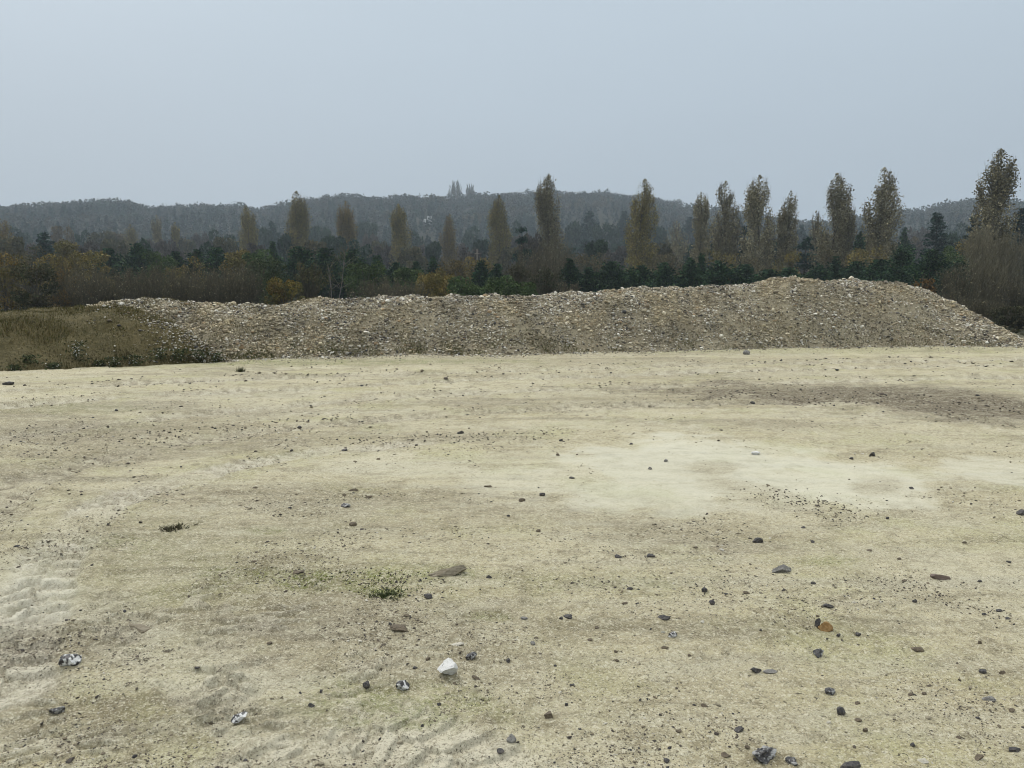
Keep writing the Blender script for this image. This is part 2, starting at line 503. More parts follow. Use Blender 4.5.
# ------------------------------------------------------------------ heaps
G_CREST = [(40, 316), (80, 308), (110, 305), (150, 302), (165, 301), (185, 304), (200, 306), (250, 305), (300, 302), (340, 300), (390, 297), (440, 296), (500, 297), (540, 296), (570, 293), (600, 291), (640, 289), (700, 288), (745, 286), (757, 283), (770, 280), (790, 278), (808, 280), (850, 282), (900, 284), (920, 290), (950, 303), (980, 318), (1010, 334), (1030, 344), (1060, 350)]
G_BASE = [(0, 362), (120, 361), (200, 360), (300, 358), (400, 356), (500, 355), (600, 352), (700, 350), (800, 348), (900, 347), (1000, 347), (1060, 348)]
S_CREST = [(-260, 352), (-200, 328), (-120, 319), (0, 314), (40, 311), (70, 309), (95, 307), (115, 306.5), (135, 309), (155, 315), (175, 325), (195, 338), (215, 351), (232, 360), (240, 362)]
S_BASE = [(-260, 378), (-120, 376), (0, 371), (100, 367), (215, 362), (240, 362)]

def heap_points(px, t, crest, base, run, seed, lump):
    """px: along the heap, t: 0 front foot, 1 crest, 2 back foot"""
    b = np.array([G(a, interp(base, a))[:2] for a in np.atleast_1d(px)])
    b[:, 1] += .22 * fbm(px / 26, px * 0, seed + 3, 4)
    cy = interp(crest, px)
    Yc = b[:, 1] + run
    zc = EYE - (cy - 285) / F * Yc
    zc = np.maximum(zc, .0)
    k = np.clip(zc / 1.2, .15, 1)
    Yc = b[:, 1] + run * k
    zc = np.maximum(EYE - (cy - 285) / F * Yc, 0)
    prof = np.where(t <= 1, np.sin(np.clip(t, 0, 1) * PI / 2) ** 1.25, np.cos(np.clip(t - 1, 0, 1) * PI / 2) ** 1.2)
    Y = b[:, 1] + (Yc - b[:, 1]) * t
    X = (px - 512) / F * Y * 1.0
    z = zc * prof
    w = np.clip(z / .6, 0, 1)
    z = z + lump * 1.2 * fbm(X / 1.9, Y / 1.9, seed, 4) * w + lump * .6 * fbm(X / .45, Y / .45, seed + 7, 3) * w
    z = z + zg(X, Y) * (1 - w) - .03 * (1 - w)
    z = np.where((t < .02) | (t > 1.98), z - .12, z)
    return np.stack([X, Y, z], 1)

def heap(name, crest, base, run, seed, lump, mat, lo, hi, step):
    px = np.arange(lo, hi + .1, step); t = np.concatenate([np.linspace(0, 1.15, 56), np.linspace(1.2, 2, 18)])
    PXs, T = np.meshgrid(px, t, indexing='ij')
    v = heap_points(PXs.ravel(), T.ravel(), crest, base, run, seed, lump)
    n, m = len(px), len(t)
    i = np.arange(n - 1)[:, None]; j = np.arange(m - 1)[None]
    f = np.stack([i * m + j, (i + 1) * m + j, (i + 1) * m + j + 1, i * m + j + 1], -1).reshape(-1, 4)
    mb = MB(); mb.add(v, f, np.zeros(3))
    return mb.build(name, mat, smooth=True)

def heap_material(name, cols, sc):
    m, nt, bs = new_mat(name); N = NT(nt); p = N.pos()
    c = N.mix(N.ramp(N.noise(p, .8, 4), .35, .65), cols[0], cols[1])
    c = N.mix(N.ramp(N.noise(p, 6, 4, .7), .42, .7), c, cols[2])
    c = N.mix(N.math('MULTIPLY', N.ramp(N.noise(p, sc, 3, .7), .4, .7), .7), c, cols[3])
    nt.links.new(c, bs.inputs['Base Color'])
    nt.links.new(N.bump(N.noise(p, sc, 4, .7), 1, .05), bs.inputs['Normal'])
    return m

gm = heap('gravel_mound', G_CREST, G_BASE, 2.9, 301, .15, heap_material('gravel_heap', [(.26, .22, .14), (.35, .305, .20), (.15, .125, .08), (.42, .38, .28)], 28), 40, 1058, 3)
tag(gm, 'long heap of pale flint gravel across the far edge of the yard', 'mound')
sm = heap('grassy_mound', S_CREST, S_BASE, 2.6, 401, .16, heap_material('turf', [(.082, .068, .028), (.11, .088, .037), (.06, .052, .02), (.135, .112, .05)], 14), -258, 238, 3)
tag(sm, 'low earth bank overgrown with brown green grass at the left end of the gravel heap', 'mound')

STONE_COLS = np.array([(.47, .43, .33), (.38, .34, .245), (.28, .24, .165), (.18, .15, .105), (.68, .65, .57), (.10, .09, .08), (.05, .05, .052), (.30, .22, .13), (.38, .36, .31)])
STONE_P = np.array([.20, .19, .16, .12, .13, .09, .04, .04, .05])
def loose_stones(pos, size, rng, cols=STONE_COLS, p=STONE_P, flat=.65, sink=.25):
    n = len(pos)
    bv, bf = ICO[0]
    v = bv[None] * (1 + rng.uniform(-.42, .38, (n, 12, 1)))
    sc = np.stack([rng.uniform(.7, 1.35, n), rng.uniform(.6, 1.1, n), rng.uniform(.6, 1.1, n) * flat], 1) * size[:, None] * .5
    v = v * sc[:, None]
    a = rng.uniform(0, 2 * PI, n); tl = rng.normal(0, .35, n)
    ca, sa, ct, st = np.cos(a)[:, None], np.sin(a)[:, None], np.cos(tl)[:, None], np.sin(tl)[:, None]
    x, y, z = v[..., 0], v[..., 1], v[..., 2]
    y, z = y * ct - z * st, y * st + z * ct
    x, y = x * ca - y * sa, x * sa + y * ca
    v = np.stack([x, y, z], -1) + pos[:, None]
    v[..., 2] += (size * flat * (.5 - sink))[:, None]
    c = cols[rng.choice(len(cols), n, p=p / p.sum())] * rng.uniform(.8, 1.2, (n, 1))
    f = (np.arange(n) * 12)[:, None, None] + bf[None]
    return v.reshape(-1, 3), f.reshape(-1, 3), np.repeat(c, 12, axis=0)

def heap_gravel():
    mb = MB(); rng = np.random.default_rng(5)
    n = 110000
    px = rng.uniform(90, 1052, n); t = rng.uniform(0, 1.22, n) ** .95
    pos = heap_points(px, t, G_CREST, G_BASE, 2.9, 301, .15)
    clump = fbm(pos[:, 0] / 1.2, pos[:, 1] / 1.2, 77, 4) + .5 * fbm(pos[:, 0] / .4, pos[:, 2] / .3, 78, 3)
    keep = rng.uniform(0, 1, n) < (.35 + .65 * sstep(-.45, .15, clump)) * (.4 + .6 * sstep(0, .22, t)) * np.where(px < 900, 1, .9)
    pos, px, t = pos[keep], px[keep], t[keep]
    size = np.exp(rng.normal(math.log(.033), .45, len(pos))); size = np.clip(size, .015, .15)
    v, f, c = loose_stones(pos, size, rng, flat=.75, sink=.12)
    # the heap was tipped in loads: some earthy, some clean and pale, some grey
    x3, y3 = np.repeat(pos[:, 0], 12), np.repeat(pos[:, 2] * 1.6 + pos[:, 1] * .4, 12)
    a = sstep(-.1, .35, fbm(x3 / .8, y3 / 2.2, 311, 4) + .5 * fbm(x3 / 3, y3 / 1.5, 312, 2))[:, None]; b = sstep(.05, .4, fbm(x3 / 1.1 + 9, y3 / 2.4, 321, 4))[:, None]
    c = c * (1 - .6 * a) + np.array([.245, .212, .142]) * .6 * a * (.6 + c / .4)
    c = c * (1 - .45 * b) * 1.2
    mb.add(v, f, c)
    # stones that rolled off the foot
    k = 5200
    px = rng.uniform(215, 1045, k); out = np.abs(rng.normal(0, .5, k)) ** 1.3
    u = np.array([G(p_, interp(G_BASE, p_))[:2] for p_ in px]); u[:, 1] += .1 - out
    mb.add(*loose_stones(np.column_stack([u, zg(u[:, 0], u[:, 1])]), np.clip(np.exp(rng.normal(math.log(.026), .4, k)), .01, .08) * np.exp(-out * .5), rng, flat=.7, sink=.15))
    return mb.build('gravel', M_GRAVEL, gm)
tag(heap_gravel(), kind='stuff')

def blades(mb, pos, h, rng, col, wid=.012, lean=.5):
    n = len(pos)
    a = rng.uniform(0, 2 * PI, n)
    d = np.stack([np.cos(a), np.sin(a), np.zeros(n)], 1)
    s = np.stack([-np.sin(a), np.cos(a), np.zeros(n)], 1) * wid * .5
    h = np.asarray(h)[:, None]
    top = pos + d * h * rng.uniform(0, lean, (n, 1)) + np.array([0, 0, 1]) * h
    v = np.stack([pos - s, pos + s, top], 1)
    mb.add(v, np.arange(3 * n).reshape(n, 3), np.repeat(col, 3, axis=0))

def turf():
    mb = MB(); rng = np.random.default_rng(8)
    n = 60000
    px = rng.uniform(-250, 236, n); t = rng.uniform(0, 1.25, n)
    pos = heap_points(px, t, S_CREST, S_BASE, 2.6, 401, .16)
    q = fbm(pos[:, 0] / .9, pos[:, 1] / .9, 55, 4)
    keep = rng.uniform(0, 1, n) < sstep(-.6, .2, q) * .9 + .1
    pos, q, t = pos[keep], q[keep], t[keep]
    A = np.array([(.125, .10, .036), (.092, .084, .026), (.064, .068, .02), (.16, .128, .056)])
    c = A[rng.integers(0, 4, len(pos))] * rng.uniform(.7, 1.25, (len(pos), 1)) * (1 - .35 * (t < .25))[:, None]
    blades(mb, pos - [0, 0, .01], rng.uniform(.02, .06, len(pos)) * (1 + .8 * (q > .15)), rng, c, .014, .9)
    return mb.build('grass', M_GRASS, sm)
tag(turf(), kind='stuff')
def bank_stones():
    mb = MB(); rng = np.random.default_rng(14)
    n = 5200
    px = rng.uniform(60, 238, n); t = rng.uniform(.05, 1.2, n)
    pos = heap_points(px, t, S_CREST, S_BASE, 2.6, 401, .16)
    q = fbm(pos[:, 0] / .7, pos[:, 1] / .7, 63, 4)
    keep = rng.uniform(0, 1, n) < np.interp(px + 60 * (t - .6) + 60 * q, [90, 130, 180, 230], [0, .12, .7, 1])
    pos = pos[keep]
    mb.add(*loose_stones(pos, np.clip(np.exp(rng.normal(math.log(.034), .4, len(pos))), .012, .1), rng, flat=.7, sink=.2))
    return mb.build('gravel', M_GRAVEL, sm)
tag(bank_stones(), kind='stuff')

def foot_grass():
    """thin grass along the foot of the gravel heap and on its face"""
    mb = MB(); rng = np.random.default_rng(9)
    n = 42000
    px = rng.uniform(180, 1015, n); t = np.abs(rng.normal(0, .15, n)) + .01
    w = np.interp(px, [180, 260, 380, 520, 560, 1015], [1, 1, 1, .9, .45, .3])
    pos = heap_points(px, np.clip(t, .02, 1.1), G_CREST, G_BASE, 2.9, 301, .15)
    q = fbm(pos[:, 0] / .8, pos[:, 1] / .6, 58, 4)
    keep = rng.uniform(0, 1, n) < w * sstep(-.25, .35, q)
    pos = pos[keep]
    A = np.array([(.11, .11, .04), (.075, .085, .026), (.15, .13, .065)])
    c = A[rng.integers(0, 3, len(pos))] * rng.uniform(.7, 1.25, (len(pos), 1))
    blades(mb, pos - [0, 0, .01], rng.uniform(.03, .10, len(pos)), rng, c, .014, .8)
    return mb.build('grass', M_GRASS)
def heap_grass():
    mb = MB(); rng = np.random.default_rng(10)
    n = 40000
    px = rng.uniform(95, 420, n); t = rng.uniform(.02, 1.1, n)
    pos = heap_points(px, t, G_CREST, G_BASE, 2.9, 301, .15)
    q = fbm(pos[:, 0] / .7, pos[:, 1] / .7, 59, 4)
    keep = rng.uniform(0, 1, n) < np.interp(px, [95, 160, 240, 420], [1, .9, .45, .06]) * sstep(-.3, .35, q)
    pos = pos[keep]
    A = np.array([(.15, .125, .05), (.11, .10, .038), (.19, .155, .08)])
    c = A[rng.integers(0, 3, len(pos))] * rng.uniform(.7, 1.25, (len(pos), 1))
    blades(mb, pos, rng.uniform(.03, .09, len(pos)), rng, c, .014, .9)
    return mb.build('grass', M_GRASS, gm)
tag(heap_grass(), kind='stuff')
tag(foot_grass(), 'thin green grass growing along the foot of the gravel heap', 'grass', kind='stuff')

# ------------------------------------------------------------------ loose gravel over the yard
def yard_gravel():
    mb = MB(); rng = np.random.default_rng(21)
    n = 240000
    py = 285 + (rng.uniform(0, 1, n) ** .9) * 520 + 62
    px = rng.uniform(-200, 1224, n)
    d = EYE * F / (py - 285)
    u = np.array([G(a, b)[:2] for a, b in zip(px, py)])
    x, y = u[:, 0], u[:, 1]
    z, m1, m2 = yard(x, y)
    q = fbm(x / .9, y / .9, 83, 4)
    w = sstep(-.15, .5, q) * (1 - .8 * m1[:, 0]) * (.55 + .9 * m1[:, 1] + .7 * m1[:, 2])
    keep = rng.uniform(0, 1, n) < w
    x, y, z, d = x[keep], y[keep], z[keep], d[keep]
    size = np.clip(np.exp(rng.normal(math.log(.0050), .5, len(x))) * (.4 + d * .2), .0022, .05)
    cols = np.array([(.06, .05, .042), (.10, .082, .06), (.035, .034, .036), (.17, .14, .095), (.26, .23, .16), (.50, .47, .39)])
    mb.add(*loose_stones(np.stack([x, y, z], 1), size, rng, cols, np.array([.17, .24, .06, .28, .25, .05]), .5, .34))
    # crumbs of dark soil round the mossy patch
    k = 230
    px, py = rng.normal(392, 34, k), rng.normal(584, 8, k)
    u = np.array([G(a, b)[:2] for a, b in zip(px, py)])
    mb.add(*loose_stones(np.column_stack([u, zg(u[:, 0], u[:, 1])]), rng.uniform(.004, .014, k), rng, cols[:3], np.array([.4, .3, .3]), .7, .2))
    # lines of debris left along the wheel tracks
    for path, w, *_ in TRACKS[:5]:
        for side in (-.62, .62, 1.3):
            k = 260
            s_ = rng.uniform(0, len(path) - 1.001, k)
            s_ = s_[fbm(s_ * .8, s_ * 0 + side * 7, 13, 3) > -.02]
            i0 = s_.astype(int); fr = (s_ - i0)[:, None]
            a, b = path[i0], path[i0 + 1]
            d = unit(b - a); u = a + (b - a) * fr + np.column_stack([-d[:, 1], d[:, 0]]) * (w * side + rng.normal(0, .1, len(s_)))[:, None]
            dd = np.hypot(u[:, 0], u[:, 1])
            mb.add(*loose_stones(np.column_stack([u, zg(u[:, 0], u[:, 1])]), np.exp(rng.normal(0, .4, len(s_))) * .0019 * np.maximum(dd, 4), rng, cols[:5], np.array([.3, .35, .05, .2, .1]), .5, .3))
    # crumbs along the old track edges and the dark soil
    for (a, b, c, d_, k, sx, sy) in ((690, 392, 1040, 408, 260, 30, 5), (760, 490, 850, 512, 160, 14, 4), (880, 580, 1030, 622, 120, 12, 4), (330, 440, 560, 436, 200, 20, 5), (100, 440, 330, 420, 160, 20, 4), (600, 548, 660, 556, 60, 14, 4), (300, 575, 330, 580, 50, 30, 6)):
        s = rng.uniform(0, 1, k)
        px, py = a + (c - a) * s + rng.normal(0, sx, k), b + (d_ - b) * s + rng.normal(0, sy, k)
        u = np.array([G(i, j)[:2] for i, j in zip(px, py)])
        dd = np.hypot(u[:, 0], u[:, 1])
        mb.add(*loose_stones(np.column_stack([u, zg(u[:, 0], u[:, 1])]), rng.uniform(.5, 1.3, k) * .0024 * np.maximum(dd, 4), rng, cols[:4], np.array([.4, .3, .15, .15]), .6, .2))
    return mb.build('gravel', M_GRAVEL)
tag(yard_gravel(), 'small chips and pebbles strewn over the pale yard', 'gravel', kind='stuff')

def moss_patch():
    mb = MB(); rng = np.random.default_rng(31)
    k = 1900
    px = np.concatenate([rng.normal(332, 26, k // 2), rng.normal(390, 26, k - k // 2)]); py = np.concatenate([rng.normal(581, 4.5, k // 2), rng.normal(583, 7, k - k // 2)])
    u = np.array([G(a, b)[:2] for a, b in zip(px, py)])
    q = fbm(u[:, 0] / .12, u[:, 1] / .12, 5, 3)
    u = u[q > -.02]
    c = np.array([(.12, .16, .03), (.16, .185, .045), (.08, .10, .028)])[rng.integers(0, 3, len(u))]
    cards(mb, np.column_stack([u, zg(u[:, 0], u[:, 1]) + .001]), rng.uniform(.005, .010, len(u)), c, rng, aspect=.8)
    return mb.build('moss', M_GRASS)
tag(moss_patch(), 'low green moss patch on the soil beside the flat grey clay slab', 'moss', kind='stuff')

# ------------------------------------------------------------------ single stones
SM = {
    'dark': stone_material('dark_flint', (.028, .027, .03), (.075, .068, .062), 1.6, .42, .62),
    'brown': stone_material('brown_stone', (.085, .066, .045), (.15, .12, .08), 1.5, .4, .65, rough=.8),
    'grey': stone_material('grey_stone', (.16, .155, .145), (.27, .26, .235), 1.5, .4, .65, (.05, .05, .05), .8),
    'pale': stone_material('pale_stone', (.45, .42, .34), (.56, .53, .45), 1.5, .4, .65, rough=.85),
    'flint': stone_material('black_and_white_flint', (.026, .026, .03), (.62, .62, .60), 1.3, .47, .53, rough=.45),
    'mottled': stone_material('mottled_flint', (.03, .03, .034), (.30, .30, .29), 2.0, .48, .60, rough=.5),
    'white': stone_material('white_flint', (.05, .05, .055), (.60, .595, .57), .8, .36, .42, rough=.6),
    'orange': stone_material('orange_stone', (.20, .105, .028), (.30, .18, .065), 1.6, .4, .6, rough=.7),
    'purple': stone_material('purple_cobble', (.12, .085, .07), (.17, .125, .10), 1.2, .35, .65, rough=.6),
    'clay': stone_material('dried_clay', (.17, .145, .10), (.235, .205, .15), 1.4, .4, .6, rough=.95),
}
def stone_mesh(name, w, d, h, kind, rng, facets, sub=3, bumpy=.10):
    v, f = ICO[sub]
    v = v.copy()
    for _ in range(facets):
        n = unit(rng.normal(size=3)); k = rng.uniform(.45, .8)
        v -= np.maximum(0, v @ n - k)[:, None] * n
    o = rng.uniform(0, 50)
    nz = fbm(v[:, 0] * 1.6 + o, v[:, 1] * 1.6 + v[:, 2] * 1.3, 3, 3) + .5 * fbm(v[:, 0] * 4 + v[:, 2] * 3 + o, v[:, 1] * 4 - v[:, 2], 6, 3)
    v = v * (1 + bumpy * nz * 2)[:, None]
    ext = v.max(0) - v.min(0); v = (v - (v.max(0) + v.min(0)) / 2) / ext
    v = v * [w, d, h]
    mb = MB(); mb.add(v, f, np.array([.3, .3, .3]))
    return mb
def place_stone(name, px, py, w, hpx, kind, rng, facets=7, flat=False, smooth=None, sink=.3, bumpy=.10, depth=None):
    """px, py: middle of the stone's picture, w and hpx its size in pixels"""
    foot = py + hpx * .45
    g = G(px, min(foot, 790))
    d = math.hypot(g[0], g[1], EYE)
    W = w * d / F; Hh = hpx * d / F
    slope = EYE / d
    dep = depth * d / F if depth else W * min(.9, 1.25 * hpx / w + .15) * rng.uniform(.8, 1)
    H = max(Hh - dep * slope * .45, Hh * .62) * (1.0 if flat else 1.15)
    mb = stone_mesh(name, W, dep, H, kind, rng, facets, 3 if w > 8 else 2, bumpy)
    y = g[1] + dep * .35
    o = mb.build(name, SM[kind], smooth=(kind in ('purple', 'orange') or px == 511.5 if smooth is None else smooth))
    o.location = (g[0], y, float(zg(g[0], y)[0]) + H * (.5 - sink))
    o.rotation_euler = (rng.normal(0, .08), rng.normal(0, .1), rng.normal(0, .25))
    return o

NOTABLE = [  # px, py, w, h, kind, facets, short name, label
    (447, 671.5, 19, 16, 'white', 9, 'the large white flint', 'large white angular flint, the brightest stone on the yard'),
    (67, 665, 17, 12, 'flint', 8, 'the blue-white flint', 'white and black flint lying alone near the bottom left of the yard'),
    (54, 712, 12, 8, 'mottled', 7, 'the grey flint', 'grey flint in front of the lone white and black flint at left'),
    (238, 724, 15, 8, 'flint', 7, 'the white-topped flint', 'white topped black flint on the scuffed pale ruts at lower left'),
    (402, 685.5, 13, 11, 'flint', 8, 'the black and white flint', 'knobbly black and white flint left of the large white flint'),
    (471, 656, 11, 9, 'mottled', 7, 'the black-capped flint', 'mottled black and white flint just beyond the large white flint'),
    (366, 686.5, 7, 8, 'dark', 6, 'the peaked dark flint', 'dark peaked flint left of the knobbly black and white flint'),
    (446, 571, 44, 12, 'clay', 9, 'the clay slab', 'flat grey brown slab of dried clay beside the green moss patch'),
    (784, 565, 23, 11, 'grey', 8, 'the speckled grey stone', 'long speckled grey stone on the open sand at middle right'),
    (942, 574.5, 17, 6.5, 'purple', 3, 'the purple cobble', 'smooth purple brown cobble lying flat at the right'),
    (827, 625.5, 14, 11, 'orange', 4, 'the orange stone', 'rounded orange brown stone with a black shard against it'),
    (818, 623, 4.5, 11, 'dark', 5, 'the black shard', 'upright black flint shard leaning against the orange brown stone'),
    (829, 605, 10, 5, 'dark', 6, 'the black flake', 'black flint flake just beyond the orange brown stone'),
    (820, 651, 10, 9, 'mottled', 6, 'the blue-grey stone', 'blue grey stone just in front of the orange brown stone'),
    (768, 753, 25, 15, 'mottled', 12, 'the knobbly flint', 'largest knobbly black and white flint at the bottom edge of the yard'),
    (853, 763, 21, 7, 'dark', 8, 'the long black flint', 'long flat black flint at the bottom edge right of the knobbly flint'),
    (793, 760, 11, 7, 'mottled', 7, 'the small grey flint', 'small dark grey flint touching the largest knobbly flint'),
    (757, 669, 11, 6, 'dark', 7, 'the tailed flint', 'black flint with a pale grey sliver of stone behind its right end'),
    (771, 670, 14, 4, 'grey', 5, 'the grey sliver', 'thin pale grey sliver of stone beside a black flint'),
    (673, 636, 9, 6.5, 'flint', 7, 'the white chip', 'small white flint chip on the open sand right of centre'),
    (664.5, 618, 12, 6.5, 'dark', 7, 'the domed dark flint', 'low dark flint just beyond the small white flint chip'),
    (511.5, 739, 10, 10, 'grey', 4, 'the round grey pebble', 'round smooth grey pebble near the bottom edge at the centre'),
    (398, 631, 19, 8, 'brown', 7, 'the dark clod', 'flat dark earthy clod between the moss patch and the white flint'),
    (428, 598, 10, 6, 'dark', 6, 'the moss flint', 'dark grey flint just in front of the flat clay slab'),
    (548.6, 713.5, 9, 8, 'brown', 6, 'the brown cube stone', 'blocky dark brown stone near the bottom centre of the yard'),
    (568, 617, 9, 5, 'dark', 6, 'the paired flint', 'dark oblong flint, the larger of two touching pebbles near the centre'),
    (759, 535.5, 10, 7, 'dark', 7, 'the black lump', 'black lump of flint on the sand below the pale dried puddle'),
    (756, 452.7, 9, 4, 'white', 6, 'the small white stone', 'small white stone lying on the pale dried puddle'),
    (873, 453, 5, 4.5, 'dark', 5, 'the puddle stone', 'dark stone standing at the far edge of the pale dried puddle'),
    (1022.5, 514.5, 7, 6, 'dark', 6, 'the edge stone', 'black stone cut by the right edge of the view'),
    (619, 553.5, 8, 4.5, 'dark', 6, 'the left black chip', 'black chip at the left end of a short line of crumbs'),
    (651, 552.5, 9, 5, 'dark', 6, 'the right black chip', 'black chip at the right end of a short line of crumbs'),
    (919.5, 648.5, 12, 5.5, 'brown', 6, 'the flat brown stone', 'flat dark brown stone alone on the sand at the right'),
    (831, 689, 10, 7, 'mottled', 7, 'the notched flint', 'dark notched flint in front of the blue grey stone'),
    (842, 708.6, 8, 9, 'dark', 5, 'the pointed flint', 'pointed black flint in front of the dark notched flint'),
    (746.6, 352, 8, 5.5, 'grey', 4, 'the boulder', 'round grey boulder at the foot of the gravel heap'),
    (460.5, 431, 7, 4, 'dark', 5, 'the far dark stone', 'dark stone standing alone on the far middle of the yard'),
    (542.5, 493.5, 6, 4.5, 'dark', 6, 'the twin dark stone', 'dark stone, the further of two near the pale puddle edge'),
    (522, 498, 7, 4, 'brown', 6, 'the twin brown stone', 'brown stone, the nearer of two near the pale puddle edge'),
    (705, 588, 6, 6, 'dark', 5, 'the twin black pebble', 'round black pebble, the further of two close together right of centre'),
    (712.5, 603, 6, 6, 'dark', 5, 'the near black pebble', 'round black pebble, the nearer of two close together right of centre'),
    (137, 628, 26, 6, 'clay', 3, 'the long clod', 'long low ridge of brown clay on the scuffed ground at left'),
    (740, 728, 9, 5, 'dark', 6, 'the black oval', 'oval black pebble beyond the largest knobbly flint'),
    (991, 697, 11, 6, 'grey', 5, 'the pale grey stone', 'pale grey stone near the right edge of the yard'),
    (1016, 747, 11, 5, 'dark', 5, 'the corner stone', 'flat dark stone in the bottom right corner of the yard'),
    (345, 506, 10, 5, 'mottled', 6, 'the grey lump', 'grey lumpy stone on the middle of the yard left of centre'),
    (352.6, 525, 8, 5, 'brown', 6, 'the brown lump', 'brown lump in front of the grey lumpy stone left of centre'),
    (7, 382.5, 10, 4, 'dark', 6, 'the far dark lump', 'dark lump by the foot of the grassy bank at the left edge'),
]
MINOR = [  # px, py, w, h, kind
    (59, 739, 4, 3, 'dark'), (16, 750.5, 8, 4, 'pale'), (244, 765, 8, 6, 'dark'), (197, 672, 6, 3, 'dark'), (172, 612, 8, 3, 'dark'), (489, 576, 7, 5, 'dark'), (390, 627, 4, 4, 'dark'), (508, 659, 5, 6, 'dark'),
    (428, 660, 6, 5, 'brown'), (415, 669, 6, 4, 'dark'), (311, 707, 8, 6, 'dark'), (439, 704, 5, 4, 'dark'), (501, 750, 9, 6, 'dark'), (476, 677, 12, 4, 'brown'), (458, 645, 16, 4, 'pale'), (269, 645, 7, 4, 'brown'),
    (321, 694, 4, 4, 'dark'), (300, 694, 4, 3, 'dark'), (422, 724, 4, 4, 'dark'), (380, 737, 4, 4, 'dark'), (630, 588, 8, 4, 'dark'), (747, 590.5, 8, 4.5, 'brown'), (561, 619, 5, 4, 'dark'), (533, 643, 6, 5, 'grey'),
    (566, 703, 5, 5, 'dark'), (572, 683, 6, 3, 'dark'), (726, 751, 9, 5, 'brown'), (748, 745, 6, 4, 'brown'), (679, 728, 7, 4, 'brown'), (696, 545, 6, 3, 'brown'), (705, 702.5, 9, 4, 'brown'), (695, 701, 5, 3, 'dark'),
    (667, 758, 7, 5, 'dark'), (524, 619, 9, 4, 'grey'), (665, 648, 9, 4, 'brown'), (616, 651, 5, 4, 'brown'), (617.5, 659, 5, 4, 'brown'), (580, 729, 4, 3, 'dark'), (859, 633, 6, 5, 'dark'), (915, 601, 5, 4.5, 'dark'),
    (858, 701, 6, 3.5, 'brown'), (859, 717.5, 8, 4, 'brown'), (866, 728, 5, 5, 'brown'), (913, 743, 6, 5, 'dark'), (984, 671, 8, 5, 'dark'), (1004, 671, 8, 4, 'brown'), (1013, 708, 7, 4, 'brown'), (980, 757, 11, 5, 'brown'),
    (979, 716, 5, 3, 'dark'), (924, 758, 11, 5, 'pale'), (839, 634, 5, 4, 'dark'), (814, 581, 6, 4, 'dark'), (980.7, 578.6, 5, 3, 'dark'), (980, 643, 5, 4, 'brown'), (925, 693, 7, 3, 'brown'), (911, 693, 6, 3, 'brown'),
    (888, 517, 4, 4, 'dark'), (852, 457, 5, 3, 'dark'), (753, 401, 6, 4, 'dark'), (912, 489, 5, 3, 'dark'), (804, 523.6, 6, 3, 'dark'), (813, 538, 5, 3.5, 'dark'), (344, 450, 8, 4, 'dark'), (558, 456, 5, 3.5, 'brown'),
    (561, 442, 5, 3.5, 'dark'), (631, 446, 5, 3, 'dark'), (572, 478.5, 7, 3, 'dark'), (488, 485, 10, 3, 'brown'), (353, 489, 12, 3.5, 'brown'), (368, 495.5, 11, 3, 'brown'), (538, 530, 7, 4, 'brown'), (666, 461, 5, 4, 'grey'),
    (650, 468, 5, 4, 'grey'), (508, 515, 4, 3, 'dark'), (291.5, 450.6, 4, 3, 'dark'), (299, 425, 6, 3.5, 'dark'), (255, 488, 6, 4, 'brown'), (116, 411, 4, 3, 'dark'), (829, 721, 5, 3, 'pale'), (590, 640, 6, 3, 'brown'),
    (597, 628, 6, 3, 'brown'), (625, 604, 7, 3, 'brown'), (690, 655, 5, 3, 'brown'), (640, 699, 4, 3, 'dark'), (905, 578, 6, 3, 'brown'), (560, 690, 4, 3, 'pale'), (663, 633, 5, 3.5, 'pale'), (1000, 608, 7, 3, 'dark'),
    (985, 613, 5, 3, 'dark'), (1009, 618, 7, 3, 'dark'), (965, 541, 5, 3, 'brown'), (900, 556, 5, 3, 'brown'), (870, 548, 6, 3, 'brown'), (1010, 560, 5, 3, 'dark'), (818, 615, 4, 3, 'brown'), (960, 735, 5, 3, 'brown'),
]
srng = np.random.default_rng(77)
for px, py, w, h, kind, fc, short, label in NOTABLE:
    nm = {'clay': 'clay_lump', 'purple': 'cobble', 'grey': 'stone', 'orange': 'stone', 'brown': 'stone'}.get(kind, 'flint')
    if short == 'the boulder': nm = 'boulder'
    o = place_stone(nm, px, py, w, h, kind, srng, fc, flat=(h < w * .5), sink=.15 if kind == 'white' else .6 if kind == 'clay' and w < 40 else .3, bumpy=.22 if kind == 'mottled' and w > 20 else .14 if kind == 'clay' else .1, depth=(12 if w == 44 else 11 if w == 26 else 9 if w == 23 else None))
    tag(o, label, {'clay_lump': 'clay lump', 'cobble': 'cobble', 'flint': 'flint', 'boulder': 'boulder'}.get(nm, 'stone'))
WORD = {'dark': 'dark flint pebble', 'brown': 'brown pebble', 'grey': 'grey pebble', 'pale': 'pale pebble'}
marks = [(n[0], n[1], n[6]) for n in NOTABLE]
ORD = ['nearest', 'second nearest', 'third nearest', 'fourth nearest', 'fifth nearest', 'sixth nearest', 'seventh nearest']
book = {}
for k, (px, py, w, h, kind) in enumerate(MINOR):
    best = min(marks, key=lambda m: math.hypot(m[0] - px, (m[1] - py) * 1.6))
    dx, dy = px - best[0], (py - best[1]) * 1.6
    side = ('on the right side of' if dx > 0 else 'on the left side of') if abs(dx) > abs(dy) else ('in front of' if dy > 0 else 'beyond')
    book.setdefault((kind, best[2], side), []).append((math.hypot(dx, dy), k))
label_of = {}
for (kind, mark, side), lst in book.items():
    for i, (_, k) in enumerate(sorted(lst)):
        label_of[k] = f'small {WORD[kind]} {side} {mark}' if len(lst) == 1 else f'small {WORD[kind]}, {ORD[i]} one {side} {mark}'
